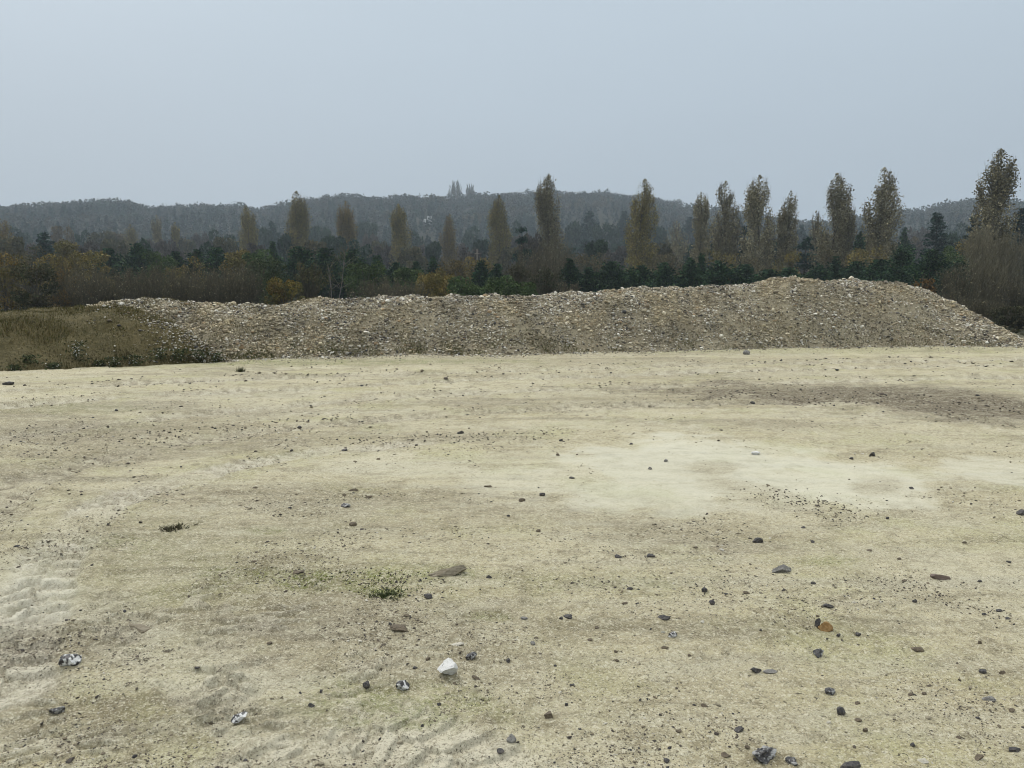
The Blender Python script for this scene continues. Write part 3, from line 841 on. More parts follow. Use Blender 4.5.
for k, (px, py, w, h, kind) in enumerate(MINOR):
    o = place_stone('pebble', px, py, w * .8, h * .85, kind, srng, 9, smooth=False)
    tag(o, label_of[k], 'pebble', 'small loose pebbles on the yard')

# ------------------------------------------------------------------ small plants
def tuft(px, py, wpx, hpx, label, name='grass_tuft', cat='grass tuft', cols=((.055, .07, .02), (.09, .085, .035), (.04, .045, .02)), n=160, zbase=None, white=0, lean=1.2, Y=None):
    rng = np.random.default_rng(int(px * 13 + py * 7))
    if Y is None:
        g = G(px, py + hpx * .5); z0 = float(zg(g[0], g[1])[0])
    else:
        g = at(px, py + hpx * .5, Y); z0 = g[2]
    d = math.hypot(g[0], g[1]); W = wpx * d / F; H = hpx * d / F
    e = empty(name, (g[0], g[1], z0))
    mb = MB()
    pos = np.column_stack([rng.normal(0, W * .24, n), rng.normal(0, W * .2, n), np.zeros(n) - .004])
    A = np.array(cols); c = A[rng.integers(0, len(A), n)] * rng.uniform(.7, 1.3, (n, 1))
    blades(mb, pos, rng.uniform(.35, 1.1, n) * H, rng, c, max(.004, W * .06), lean)
    mb.build('foliage', M_GRASS, e)
    if white:
        mb = MB()
        q = np.column_stack([rng.normal(0, W * .24, white), rng.normal(0, W * .2, white) - W * .1, rng.uniform(.35, 1.05, white) * H])
        cards(mb, q, .022, np.tile([.55, .55, .5], (white, 1)) * rng.uniform(.7, 1.1, (white, 1)), rng, aspect=.9)
        mb.build('blossom', M_GRASS, e)
    tag(e, label, cat)
    return e
tuft(173, 529, 24, 3.2, 'dark flattened grass tuft on the bare ground at left of centre', cols=((.05, .05, .02), (.07, .06, .035)), n=220, lean=2)
tuft(197, 524, 11, 2.2, 'small dark grass tuft right beside the dark flattened grass tuft', cols=((.06, .05, .025), (.07, .06, .035)), n=90, lean=2)
tuft(388, 594, 34, 5, 'dark green tuft at the front edge of the moss patch', cols=((.035, .045, .018), (.05, .06, .02)), n=300, lean=2.6)
tuft(241, 369, 9, 6, 'small green plant alone in front of the grassy bank', 'weed', 'weed', n=120)

WEEDS = [(77, 347, 20, 28, 60, 'tall weed with many white flowers at the foot of the grassy bank'),
         (28, 354, 20, 12, 0, 'dark green nettle clump left of the tall white flowered weed'),
         (112, 360, 18, 14, 16, 'low weed with few white flowers, second to the right of the tall white flowered weed'),
         (133, 358, 22, 16, 26, 'leafy weed with white flowers midway along the foot of the grassy bank'),
         (158, 355, 22, 16, 14, 'dark leafy weed, fourth from the right end of the grassy bank'),
         (178, 354, 20, 16, 10, 'dark leafy weed, third from the right end of the grassy bank'),
         (199, 355, 16, 16, 34, 'pale flowered weed, second from the right end of the grassy bank'),
         (215, 355, 15, 14, 24, 'small pale flowered weed at the right end of the grassy bank'),
         (97, 363, 12, 9, 10, 'little weed just right of the tall white flowered weed'),
         (52, 365, 16, 9, 8, 'low grey leaved weed just left of the tall white flowered weed'),
         (12, 367, 18, 8, 8, 'low grey leaved weed at the left edge below the grassy bank')]
for px, py, w, h, wh, lab in WEEDS:
    b = G(px, interp(S_BASE, px))
    Y = b[1] + .12 if py > 355 else b[1] + .35
    foot = heap_points(np.array([px * 1.0]), np.array([(Y - b[1]) / 2.6]), S_CREST, S_BASE, 2.6, 401, .16)[0]
    d = Y; rng = np.random.default_rng(int(px * 3 + 1))
    W, H = w * d / F * .85, h * d / F * .72
    e = empty('weed', tuple(foot - [0, 0, .02]))
    mb = MB(); n = 170
    pos = np.column_stack([rng.normal(0, W * .27, n), rng.normal(0, W * .2, n), rng.uniform(.02, 1, n) * H])
    c = np.array([(.045, .06, .022), (.03, .04, .018), (.075, .08, .035)])[rng.integers(0, 3, n)]
    cards(mb, pos, rng.uniform(.03, .075, n), c, rng); mb.build('foliage', M_LEAF, e)
    if wh:
        mb = MB(); q = np.column_stack([rng.normal(0, W * .28, wh), rng.normal(-W * .12, W * .15, wh), rng.uniform(.25, 1.05, wh) * H])
        cards(mb, q, rng.uniform(.018, .04, wh), np.tile([.5, .5, .46], (wh, 1)), rng, aspect=.9); mb.build('blossom', M_GRASS, e)
    tag(e, lab, 'weed', 'weeds along the foot of the grassy bank')

# ------------------------------------------------------------------ trees
BROWN = np.array([.105, .09, .062])
def stem_chain(mb, pts, r0, r1, col, sides=6):
    pts = np.asarray(pts); k = len(pts)
    r = np.linspace(r0, r1, k)
    tubes(mb, pts[:-1], pts[1:], r[:-1], r[1:], col, sides)

def poplar_parts(h, w, rng, leaf_cols, density=1.0, bare=.3, fork=False):
    """columnar tree: near upright limbs round a straight trunk"""
    tr, cr = MB(), MB()
    zz = np.linspace(0, h * .985, 9)
    tpts = np.column_stack([.05 * w * np.sin(zz * .5 + rng.uniform(0, 6)), .05 * w * np.cos(zz * .4 + rng.uniform(0, 6)), zz])
    tpts[0, :2] = 0
    stem_chain(tr, tpts, .016 * h, .02, BROWN, 7)
    nl = int(44 * min(1.3, h / 16))
    ph = rng.uniform(0, 50)
    def env(z, az):
        # outline of the crown: widest below the middle, tapering to a blunt tip
        f = z / h
        e = np.interp(f, [0, .08, .25, .45, .62, .76, .87, .94, .985, 1.0], [.5, .64, .84, .97, 1.0, .90, .68, .45, .2, .05])
        return .5 * w * e * (1 + .30 * fbm(az * .9 + ph, z / h * 7 + ph, 3, 2))
    P_, t0s, t1s = [], [], []
    for k in range(nl):
        z0 = h * (rng.uniform(.03, .79) if k > 6 else rng.uniform(.02, .12))
        az = rng.uniform(0, 2 * PI)
        L = min(h * rng.uniform(.16, .36), h * (1 - .2 * rng.uniform()) - z0)
        u = rng.uniform(.25, 1.0) ** .7
        m = 7; t = np.linspace(0, 1, m)
        zt = z0 + L * t
        bx = np.interp(zt, zz, tpts[:, 0]); by = np.interp(zt, zz, tpts[:, 1])
        out = u * env(zt[-1:] - .04 * h, np.array([az])) * (1 - (1 - t) ** 2.2)
        pts = np.column_stack([bx + np.cos(az) * out + rng.normal(0, .04, m) * t, by + np.sin(az) * out + rng.normal(0, .04, m) * t, zt])
        stem_chain(tr, pts, .0032 * h, .012, BROWN, 4)
        n = int(265 * density * L / (h * .25) * (1.45 - .8 * (z0 + L * .6) / h))
        s = rng.uniform(.05, 1.0, n)
        q = np.column_stack([np.interp(s, t, pts[:, i]) for i in range(3)])
        sp = (.055 + .02 * (1 - z0 / h)) * w + .02
        q = q + np.clip(rng.normal(0, 1, (n, 3)), -1.6, 1.6) * [sp, sp, sp * 2.2]
        ax = np.interp(q[:, 2], zz, tpts[:, 0]); ay = np.interp(q[:, 2], zz, tpts[:, 1])
        dx, dy = q[:, 0] - ax, q[:, 1] - ay
        rr_ = np.hypot(dx, dy); lim = env(np.clip(q[:, 2], 0, h), np.arctan2(dy, dx)) * 1.08 + .05
        q = q[(rr_ < lim * rng.uniform(.8, 1.3, len(q))) & (q[:, 2] < h * rng.uniform(.95, 1.005, len(q)))]
        P_.append(q)
        nt_ = int(30 * (1 + bare))
        s = rng.uniform(.0, .95, nt_)
        q0 = np.column_stack([np.interp(s, t, pts[:, i]) for i in range(3)])
        q1 = q0 + np.column_stack([rng.normal(0, .05 * w, nt_), rng.normal(0, .05 * w, nt_), rng.uniform(.03, .09, nt_) * h])
        q1[:, 2] = np.minimum(q1[:, 2], h * 1.0)
        t0s.append(q0); t1s.append(q1)
    # the leader and the sprays close round it
    n = int(330 * density)
    z = h * (1 - .42 * rng.uniform(0, 1, n) ** 1.1); a = rng.uniform(0, 2 * PI, n)
    rad = env(z, a) * rng.uniform(0, .85, n)
    P_.append(np.column_stack([np.interp(z, zz, tpts[:, 0]) + np.cos(a) * rad, np.interp(z, zz, tpts[:, 1]) + np.sin(a) * rad, z]))
    P_ = np.concatenate(P_)
    A = np.array(leaf_cols)
    # colours change from one spray of leaves to the next
    cl = fbm(P_[:, 0] * 1.3 + P_[:, 1], P_[:, 2] * .55, int(rng.integers(1, 999)), 3)
    idx = np.clip(((cl + .5) * len(A) + rng.normal(0, .6, len(P_))).astype(int), 0, len(A) - 1)
    col = A[idx] * rng.uniform(.7, 1.3, (len(P_), 1))
    cards(cr, P_, rng.uniform(.15, .34, len(P_)) * (h / 17) ** .5, col, rng)
    t0s, t1s = np.concatenate(t0s), np.concatenate(t1s)
    tubes(cr, t0s, t1s, .011, .004, np.tile(BROWN * 1.25, (len(t0s), 1)) * rng.uniform(.7, 1.3, (len(t0s), 1)))
    return tr, cr

def conifer_parts(h, w, rng, cols, tiers=0, droop=.25, gap=0.0, shape=.8, n_leaf=3600, leaf=.26):
    tr, cr = MB(), MB()
    stem_chain(tr, [(0, 0, 0), (0, 0, h * .5), (0, 0, h * .97)], .02 * h + .03, .02, BROWN * .7, 6)
    layered = tiers > 0
    tiers = tiers or int(h * 2.4) + 8
    nb = 7
    per = max(3, n_leaf // (tiers * nb))
    A = np.array(cols)
    for k in range(tiers):
        z = h * (.04 + .94 * (k + rng.uniform(-.4, .4)) / tiers)
        if gap and rng.uniform() < gap: continue
        L0 = w * .5 * (1 - np.clip(z / h, 0, 1)) ** shape + .05 * w
        L0 *= np.interp(z / h, [0, .12, 1], [.85, 1, 1])
        for b in range(nb):
            az = rng.uniform(0, 2 * PI)
            if not layered:   # boughs at every height, some long and some short
                z = h * min(.985, rng.uniform(.02, 1) ** 1.25)
                L0 = w * .5 * (1 - z / h) ** shape * (1 + .35 * math.sin(az * 2 + z * 1.7 + h)) + .05 * w
            L = L0 * rng.uniform(.5, 1.15)
            per = max(4, int(n_leaf / (tiers * nb) * 2.1 * (L / (w * .5)) ** 1.15))
            d = np.array([math.cos(az), math.sin(az), 0])
            s = rng.uniform(0 if z > .75 * h else .1, 1, per) ** .7
            q = np.array([0, 0, z]) + d * (s * L)[:, None]
            q[:, 2] += L * ((.28 if layered else .08 + .5 * (1 - z / h)) * s - droop * 1.6 * s * s) + rng.normal(0, (.05 if layered else .16) * h / tiers * 6, per)
            q += rng.normal(0, 1, (per, 3)) * [.12 * L + .04, .12 * L + .04, .04]
            q[:, 2] = np.clip(q[:, 2], .02, h)
            shade = rng.uniform(.6, 1.35)
            col = A[rng.integers(0, len(A), per)] * shade * rng.uniform(.75, 1.25, (per, 1))
            cards(cr, q, rng.uniform(.6, 1.3, per) * leaf, col, rng, up=np.tile(d * 1.2 + [0, 0, .25], (per, 1)), aspect=.5)
            if b < 4:
                tubes(tr, [(0, 0, z)], [tuple(np.array([0, 0, z]) + d * L * .8 + [0, 0, L * .05])], .02, .006, BROWN * .7)
    return tr, cr

def bushy_parts(h, w, rng, cols, n=3200, leaf=.16, bare=0, clumps=26, stems=9, low=.12, stem_col=BROWN):
    """broad crown of leaf clumps on several limbs"""
    tr, cr = MB(), MB()
    A = np.array(cols)
    cz = rng.uniform(low, .92, clumps)
    rad = w * .5 * np.sqrt(np.clip(1 - ((cz - .45) / .58) ** 2, .05, 1)) * .82
    az = rng.uniform(0, 2 * PI, clumps); rr = np.sqrt(rng.uniform(.05, 1, clumps)) * rad
    C = np.column_stack([np.cos(az) * rr, np.sin(az) * rr, cz * h])
    csz = rng.uniform(.09, .19, clumps) * (w + h) * .5
    for k in range(clumps):
        m = max(4, int(n * csz[k] ** 2 / np.sum(csz ** 2)))
        d = unit(rng.normal(size=(m, 3)))
        q = C[k] + d * (csz[k] * rng.uniform(.35, 1.0, (m, 1)) ** .5) * [1, 1, .8]
        q[:, 2] = np.clip(q[:, 2], .03, h * 1.02)
        tone = A[rng.integers(0, len(A))] * rng.uniform(.7, 1.3)
        cards(cr, q, rng.uniform(.6, 1.35, m) * leaf, (tone * .65 + A[rng.integers(0, len(A), m)] * .35) * rng.uniform(.75, 1.25, (m, 1)), rng)
    for k in range(min(stems, clumps)):
        b = np.array([rng.normal(0, .04 * w), rng.normal(0, .04 * w), 0]) if stems > 3 else np.zeros(3)
        mid = C[k] * [.45, .45, .55] + rng.normal(0, .03 * w, 3) * [1, 1, 0]
        stem_chain(tr, [b, mid, C[k] + [0, 0, csz[k] * .6]], .012 * h + .015, .008, stem_col, 5)
    if bare:
        q0 = C[rng.integers(0, clumps, bare)] * rng.uniform(.3, 1, (bare, 1))
        d = unit(q0 * [1, 1, .35] + rng.normal(0, .25 * w, (bare, 3)) * [.6, .6, .3] + [0, 0, .35 * h])
        tubes(cr, q0, q0 + d * rng.uniform(.1, .28, (bare, 1)) * h, .009, .003, np.tile(stem_col * 1.2, (bare, 1)) * rng.uniform(.6, 1.35, (bare, 1)))
    return tr, cr

def bare_parts(h, w, rng, cols, stems=46, twigs=26, leaves=350, leaf=.08, thick=.016, upright=1.0, twig_col=BROWN):
    """leafless thicket: many thin shoots from one stool, each with side twigs"""
    tr, cr = MB(), MB()
    a0, a1 = [], []
    for k in range(stems):
        az = rng.uniform(0, 2 * PI); base = np.array([math.cos(az), math.sin(az), 0]) * rng.uniform(0, .3 * w)
        L = h * rng.uniform(.6, 1.0)
        o = rng.uniform(.05, .34) * w / max(upright, .3)
        tip = base + np.array([math.cos(az) * o, math.sin(az) * o, L])
        lim = math.hypot(tip[0], tip[1])
        if lim > .52 * w: tip[:2] *= .52 * w / lim
        tip[2] *= 1 - .28 * (min(lim, .52 * w) / (.52 * w)) ** 2
        t = np.linspace(0, 1, 6)
        pts = base + (tip - base) * t[:, None] + rng.normal(0, .012 * h, (6, 3)) * t[:, None] * [1, 1, .3]
        stem_chain(tr, pts, thick, .004, twig_col * rng.uniform(.7, 1.25), 4)
        s = rng.uniform(.18, 1, twigs)
        q = np.column_stack([np.interp(s, t, pts[:, i]) for i in range(3)])
        d = rng.normal(0, 1, (twigs, 3)) * [.6, .6, .25] + [0, 0, .9 * upright]
        e = q + unit(d) * rng.uniform(.06, .17, (twigs, 1)) * h
        a0.append(q); a1.append(e)
        q2 = q + (e - q) * rng.uniform(.3, .8, (twigs, 1))
        d = rng.normal(0, 1, (twigs, 3)) * [.7, .7, .3] + [0, 0, .7 * upright]
        a0.append(q2); a1.append(q2 + unit(d) * rng.uniform(.04, .09, (twigs, 1)) * h)
    a0, a1 = np.concatenate(a0), np.concatenate(a1)
    a1[:, 2] = np.clip(a1[:, 2], .02, h)
    tubes(cr, a0, a1, thick * .45, .003, np.tile(twig_col * 1.15, (len(a0), 1)) * rng.uniform(.6, 1.35, (len(a0), 1)))
    if leaves:
        A = np.array(cols)
        q = a1[rng.integers(0, len(a1), leaves)] + rng.normal(0, .03, (leaves, 3)) * h * .3
        q[:, 2] = np.clip(q[:, 2], .03, h)
        cards(cr, q, rng.uniform(.6, 1.4, leaves) * leaf, A[rng.integers(0, len(A), leaves)] * rng.uniform(.7, 1.3, (leaves, 1)), rng)
    return tr, cr

def plant(name, loc, parts, label, cat, group=None, mat=None, rz=0.0):
    e = empty(name, loc, rz)
    parts[0].build('trunk', M_BARK, e, smooth=True)
    parts[1].build('crown', mat or M_LEAF, e)
    tag(e, label, cat, group)
    return e

def spot(px, top, Y):
    """foot of a tree whose tip is seen at (px, top), and the height of the tree"""
    p = at(px, top, Y)
    z0 = float(zg(p[0], p[1])[0])
    return (p[0], Y, z0 - .05), p[2] - z0 + .05

OLIVE = [(.18, .15, .05), (.23, .185, .055), (.15, .132, .054), (.27, .215, .068)]
DUN = [(.20, .172, .092), (.165, .14, .074), (.24, .21, .115), (.31, .28, .175)]
GOLD = [(.20, .142, .044), (.17, .13, .044), (.145, .106, .046)]
# px, top, width px, distance, leaf colours, density, bareness, words
POPLARS = [
    (-2, 216, 26, 150, GOLD, .9, .4, 'cut by the left edge of the view, orange brown'),
    (130, 224, 15, 240, OLIVE, 1, .3, 'short hazy olive one, first to the right of the dark layered conifer'),
    (157, 215, 14, 235, DUN, .55, .6, 'slim thinly leaved one between two short hazy poplars'),
    (175, 222, 12, 240, OLIVE, .8, .4, 'slimmest hazy one right of a thinly leaved poplar at left'),
    (247, 205, 20, 190, OLIVE, 1, .4, 'pointed olive one, fifth poplar from the left'),
    (297, 191, 25, 180, OLIVE, 1.25, .2, 'tallest of the left half, dense olive gold with a pointed tip'),
    (346, 201, 21, 185, GOLD, 1.15, .2, 'dense olive gold one behind the dark evergreens, seventh from the left'),
    (399, 204, 20, 185, OLIVE, 1.25, .2, 'blunt topped olive one below and left of the white house'),
    (449, 214, 19, 200, GOLD, .7, .6, 'thin brown one standing below the bare ridge poplars'),
    (499, 195, 22, 175, OLIVE, 1.25, .3, 'dense olive brown one just left of the centre, tenth from the left'),
    (548, 174, 27, 130, DUN, 1.0, .5, 'tall ragged grey brown one rising from bare brush at the centre'),
    (643, 179, 29, 125, OLIVE, 1.1, .4, 'tall olive one with a twin tip above the dark evergreen row'),
    (676, 221, 24, 170, DUN, .3, .9, 'nearly leafless hazy one between two leafy poplars'),
    (702, 192, 20, 130, DUN, .75, .6, 'narrow sparse topped one, left of three close together'),
    (726, 181, 27, 120, DUN, .95, .5, 'rounded top one, middle of three close together'),
    (760, 175, 31, 115, DUN, 1.0, .5, 'broad one, right of three close together'),
    (790, 191, 20, 115, DUN, .95, .4, 'short narrow one just right of a broad poplar'),
    (817, 211, 14, 130, DUN, .3, 1.0, 'thin leafless one between two leafy poplars at right'),
    (838, 173, 31, 105, DUN, 1.05, .4, 'tall one with a lower side lobe on its right shoulder'),
    (885, 167, 34, 100, DUN, 1.05, .4, 'tall broad one, second from the right end of the row'),
    (1001, 149, 38, 85, DUN, 1.25, .7, 'tallest and nearest one at the right end, rising from bare brush'),
]
for i, (px, top, w, Y, cols, den, bare, words) in enumerate(POPLARS):
    rng = np.random.default_rng(500 + i)
    loc, h = spot(px, top, Y)
    parts = poplar_parts(h, w * Y / F * 1.06, rng, cols, den * 1.55, bare)
    if px == 838:   # the lower lobe at its right
        t2, c2 = poplar_parts(h * .84, w * Y / F * .6, rng, cols, den * .7, bare)
        off = np.array([.42 * w * Y / F, .3, 0])
        for a, b in ((parts[1], t2), (parts[1], c2)):
            for v, f, c in zip(b.v, b.f, b.c):
                base = min(int(f.min()), 10 ** 9)
                a.v.append(v + off); a.c.append(c); a.f.append(f + a.n)
            a.n += b.n
    plant('poplar', loc, parts, f'columnar poplar, {words}', 'poplar', 'poplars in the row beyond the heap')

PINE = [(.020, .050, .024), (.031, .066, .026), (.015, .037, .022), (.048, .088, .034)]
BLUE = [(.016, .040, .030), (.024, .054, .036), (.013, .032, .026)]
CON = [  # px, top, width px, distance, shape words, kind
    (44, 231, 40, 120, 'dark layered conifer with flat boughs and clear top at the far left', 'layer'),
    (108, 249, 36, 90, 'bushy dark evergreen, left of a pair behind the brown thicket', 'bush'),
    (138, 244, 38, 90, 'bushy dark evergreen, right of a pair behind the brown thicket', 'bush'),
    (176, 252, 22, 88, 'small dark evergreen behind the brown thicket, first right of the bushy pair', 'bush'),
    (196, 250, 24, 88, 'small dark evergreen behind the brown thicket, second right of the bushy pair', 'bush'),
    (216, 248, 28, 86, 'dark evergreen at the right end of the row behind the brown thicket', 'bush'),
    (273, 242, 24, 100, 'small pointed evergreen just left of the tallest olive gold poplar', 'cone'),
    (300, 247, 44, 80, 'broad dark evergreen in front of the tallest olive gold poplar', 'bush'),
    (327, 249, 42, 78, 'broad dark evergreen behind the pale leaning birch', 'bush'),
    (353, 250, 40, 80, 'dark evergreen in front of the seventh poplar from the left', 'bush'),
    (377, 256, 34, 80, 'low dark evergreen left of the blunt topped poplar', 'cone'),
    (397, 263, 30, 78, 'low dark evergreen in front of the blunt topped poplar', 'bush'),
    (416, 262, 28, 80, 'low dark evergreen just right of the blunt topped poplar', 'cone'),
    (433, 257, 24, 84, 'pointed dark evergreen left of the thin brown poplar', 'cone'),
    (481, 261, 24, 72, 'pointed dark evergreen, left of a pair below the tenth poplar', 'cone'),
    (497, 264, 26, 70, 'pointed dark evergreen, right of a pair below the tenth poplar', 'cone'),
    (522, 224, 17, 92, 'tall thin dark conifer with gaps between its boughs at the centre', 'gappy'),
    (570, 259, 26, 72, 'pointed dark evergreen at the left end of the long evergreen row', 'cone'),
    (588, 268, 26, 72, 'low dark evergreen, second in the long evergreen row from the left', 'cone'),
    (612, 262, 42, 72, 'broad dark evergreen, third in the long evergreen row from the left', 'bush'),
    (641, 266, 38, 70, 'broad dark evergreen below the twin tipped poplar', 'bush'),
    (666, 263, 32, 72, 'dark evergreen, fifth in the long evergreen row from the left', 'bush'),
    (690, 258, 34, 72, 'dark evergreen, sixth in the long evergreen row from the left', 'cone'),
    (702, 254, 22, 74, 'pointed dark evergreen below the narrow sparse topped poplar', 'cone'),
    (720, 261, 36, 70, 'dark evergreen below the rounded top poplar', 'bush'),
    (745, 265, 32, 70, 'low dark evergreen at the right end of the long evergreen row', 'bush'),
    (745, 222, 13, 122, 'slim dark conifer hidden behind the left side of a broad poplar', 'gappy'),
    (770, 270, 30, 70, 'low dark evergreen at the notch where the gravel heap rises', 'bush'),
    (806, 236, 21, 96, 'dark narrow conifer between the short narrow poplar and the thin leafless one', 'gappy'),
    (790, 268, 26, 75, 'low dark evergreen below the short narrow poplar', 'bush'),
    (817, 264, 26, 74, 'low dark evergreen below the thin leafless poplar at right', 'bush'),
    (836, 257, 26, 76, 'pointed dark evergreen below the side lobed poplar', 'cone'),
    (860, 232, 24, 98, 'dark narrow conifer between the last two tall poplars before the right end', 'cone'),
    (857, 262, 30, 74, 'low dark evergreen in front of the conifer between two tall poplars', 'bush'),
    (880, 260, 34, 70, 'dark evergreen below the second poplar from the right end', 'bush'),
    (904, 246, 44, 68, 'large dark evergreen right of the second poplar from the right end', 'bush'),
    (932, 250, 46, 64, 'large dark evergreen behind the orange brown bush', 'bush'),
    (955, 262, 38, 62, 'low dark evergreen just right of the orange brown bush', 'bush'),
    (905, 228, 18, 130, 'hazy narrow conifer just behind the second poplar from the right end', 'cone'),
    (938, 210, 36, 120, 'tall hazy blue green conifer above the orange brown bush', 'layer'),
    (975, 214, 34, 105, 'dark layered conifer just left of the tallest poplar', 'layer'),
    (1022, 206, 26, 105, 'dark conifer cut by the right edge of the view', 'layer'),
]
for i, (px, top, w, Y, lab, kind) in enumerate(CON):
    rng = np.random.default_rng(900 + i)
    loc, h = spot(px, top, Y); W = w * Y / F
    lf = .0028 * Y
    if kind == 'bush': parts = conifer_parts(h, W * 1.15, rng, PINE, droop=.1, shape=.6, n_leaf=7500, leaf=lf * 1.3)
    elif kind == 'cone': parts = conifer_parts(h, W * 1.1, rng, PINE, droop=.15, shape=.85, n_leaf=6000, leaf=lf * 1.3)
    elif kind == 'layer': parts = conifer_parts(h, W * 1.15, rng, BLUE, tiers=36, droop=.12, gap=0, shape=.85, n_leaf=7000, leaf=lf * 1.3)
    else: parts = conifer_parts(h, W * 1.2, rng, BLUE, tiers=17, droop=.2, gap=.25, shape=.35, n_leaf=3000, leaf=lf * 1.2)
    plant('evergreen_tree' if kind == 'bush' else 'conifer', loc, parts, lab, 'evergreen tree' if kind == 'bush' else 'conifer', 'dark evergreens beyond the heap', M_NEEDLE)

TWIG = np.array([.088, .078, .050])
SHRUB = [  # px, top, width px, distance, kind, colours, label
    (4, 250, 46, 48, 'leafy', [(.13, .105, .03), (.10, .09, .03), (.16, .105, .028)], 'yellow and orange leaved shrub cut by the left edge of the view'),
    (32, 262, 42, 45, 'leafy', [(.05, .062, .024), (.07, .07, .03), (.095, .075, .035)], 'dark green shrub right of the yellow and orange shrub'),
    (66, 240, 30, 95, 'leafy', [(.13, .115, .036), (.16, .125, .04)], 'rounded olive yellow tree behind the russet shrub'),
    (70, 258, 50, 46, 'half', [(.17, .11, .04), (.20, .125, .04), (.12, .10, .038)], 'russet and olive shrub at the left end of the brown thicket'),
    (88, 262, 40, 44, 'bare', DUN, 'bare brown shrub just right of the russet shrub'),
    (112, 264, 40, 46, 'bare', DUN, 'bare brown shrub below the left of the bushy evergreen pair'),
    (134, 265, 40, 42, 'bare', DUN, 'bare brown shrub below the right of the bushy evergreen pair'),
    (156, 262, 42, 45, 'bare', DUN, 'bare brown shrub in the middle of the thicket, above the top of the grassy bank'),
    (178, 265, 40, 41, 'bare', DUN, 'bare brown shrub fourth from the right end of the thicket'),
    (200, 262, 42, 46, 'bare', DUN, 'bare brown shrub third from the right end of the thicket'),
    (222, 264, 42, 43, 'bare', DUN, 'bare brown shrub second from the right end of the thicket'),
    (244, 258, 46, 47, 'bare', DUN, 'bare brown shrub at the right end of the thicket'),
    (262, 258, 54, 52, 'leafy', [(.05, .072, .026), (.065, .085, .03), (.04, .056, .022)], 'dark green rounded shrub right of the brown thicket'),
    (285, 276, 40, 44, 'leafy', [(.17, .135, .03), (.19, .12, .026), (.10, .10, .03)], 'low bush with yellow and orange leaves above the gravel crest'),
    (308, 262, 36, 52, 'half', [(.09, .088, .036), (.11, .10, .038)], 'thin olive shrub left of the pale leaning birch'),
    (376, 275, 60, 50, 'bare', DUN, 'low rounded bare brown bush, left of two below the blunt topped poplar'),
    (402, 277, 54, 48, 'bare', DUN, 'low rounded bare brown bush, right of two below the blunt topped poplar'),
    (432, 268, 40, 58, 'half', [(.16, .125, .034), (.12, .105, .036), (.20, .145, .04)], 'olive yellow shrub below the thin brown poplar'),
    (452, 258, 40, 75, 'half', [(.15, .112, .042), (.12, .095, .04)], 'brown leaved shrub at the foot of the thin brown poplar'),
    (464, 277, 42, 50, 'leafy', [(.045, .075, .026), (.06, .09, .03)], 'low dark green bush left of the pair of pointed evergreens'),
    (514, 262, 40, 56, 'half', [(.06, .058, .03), (.075, .065, .035)], 'thin olive brown shrub at the foot of the tall thin conifer'),
    (532, 238, 44, 72, 'bare', DUN, 'tall bare brush on the left side of the ragged centre poplar'),
    (556, 236, 46, 75, 'bare', DUN, 'tall bare brush on the right side of the ragged centre poplar'),
    (543, 268, 44, 52, 'half', [(.055, .055, .028), (.045, .05, .024)], 'low greenish brown brush at the foot of the ragged centre poplar'),
    (567, 278, 26, 56, 'bare', DUN, 'small bare bush left of the long evergreen row'),
    (925, 277, 34, 36, 'half', [(.20, .108, .03), (.17, .10, .034), (.14, .09, .04)], 'rounded orange brown bush behind the right shoulder of the gravel heap'),
    (962, 262, 42, 42, 'bare', DUN, 'bare brush left of the tallest poplar, behind the low bare bush'),
    (984, 226, 42, 62, 'tallbare', DUN, 'tall upright bare brush on the left side of the tallest poplar'),
    (1012, 232, 44, 60, 'tallbare', DUN, 'tall upright bare brush on the right side of the tallest poplar'),
    (990, 252, 46, 46, 'tallbare', DUN, 'dense bare brush in front of the tallest poplar'),
    (1018, 268, 40, 42, 'bare', DUN, 'bare brush at the right edge in front of the dark conifer'),
    (958, 292, 34, 34, 'bare', DUN, 'low bare bush right of the orange brown bush on the heap slope'),
    (982, 296, 36, 33, 'bare', DUN, 'low bare bush at the foot of the tallest poplar'),
    (1010, 306, 36, 31, 'half', [(.05, .05, .025), (.04, .042, .02)], 'low dark bush beyond the right toe of the gravel heap'),
    (1030, 315, 34, 30, 'leafy', [(.032, .036, .018), (.05, .045, .025)], 'low dark green bush at the right edge of the view'),
    (944, 300, 26, 36, 'half', [(.05, .05, .025), (.06, .055, .03)], 'small dark bush between the orange brown bush and the low bare bush'),
]
OL = [(.17, .135, .04), (.13, .115, .038), (.21, .155, .042)]
GR = [(.055, .09, .028), (.075, .11, .032), (.045, .07, .026)]
RU = [(.105, .088, .044), (.09, .08, .042), (.12, .096, .046)]
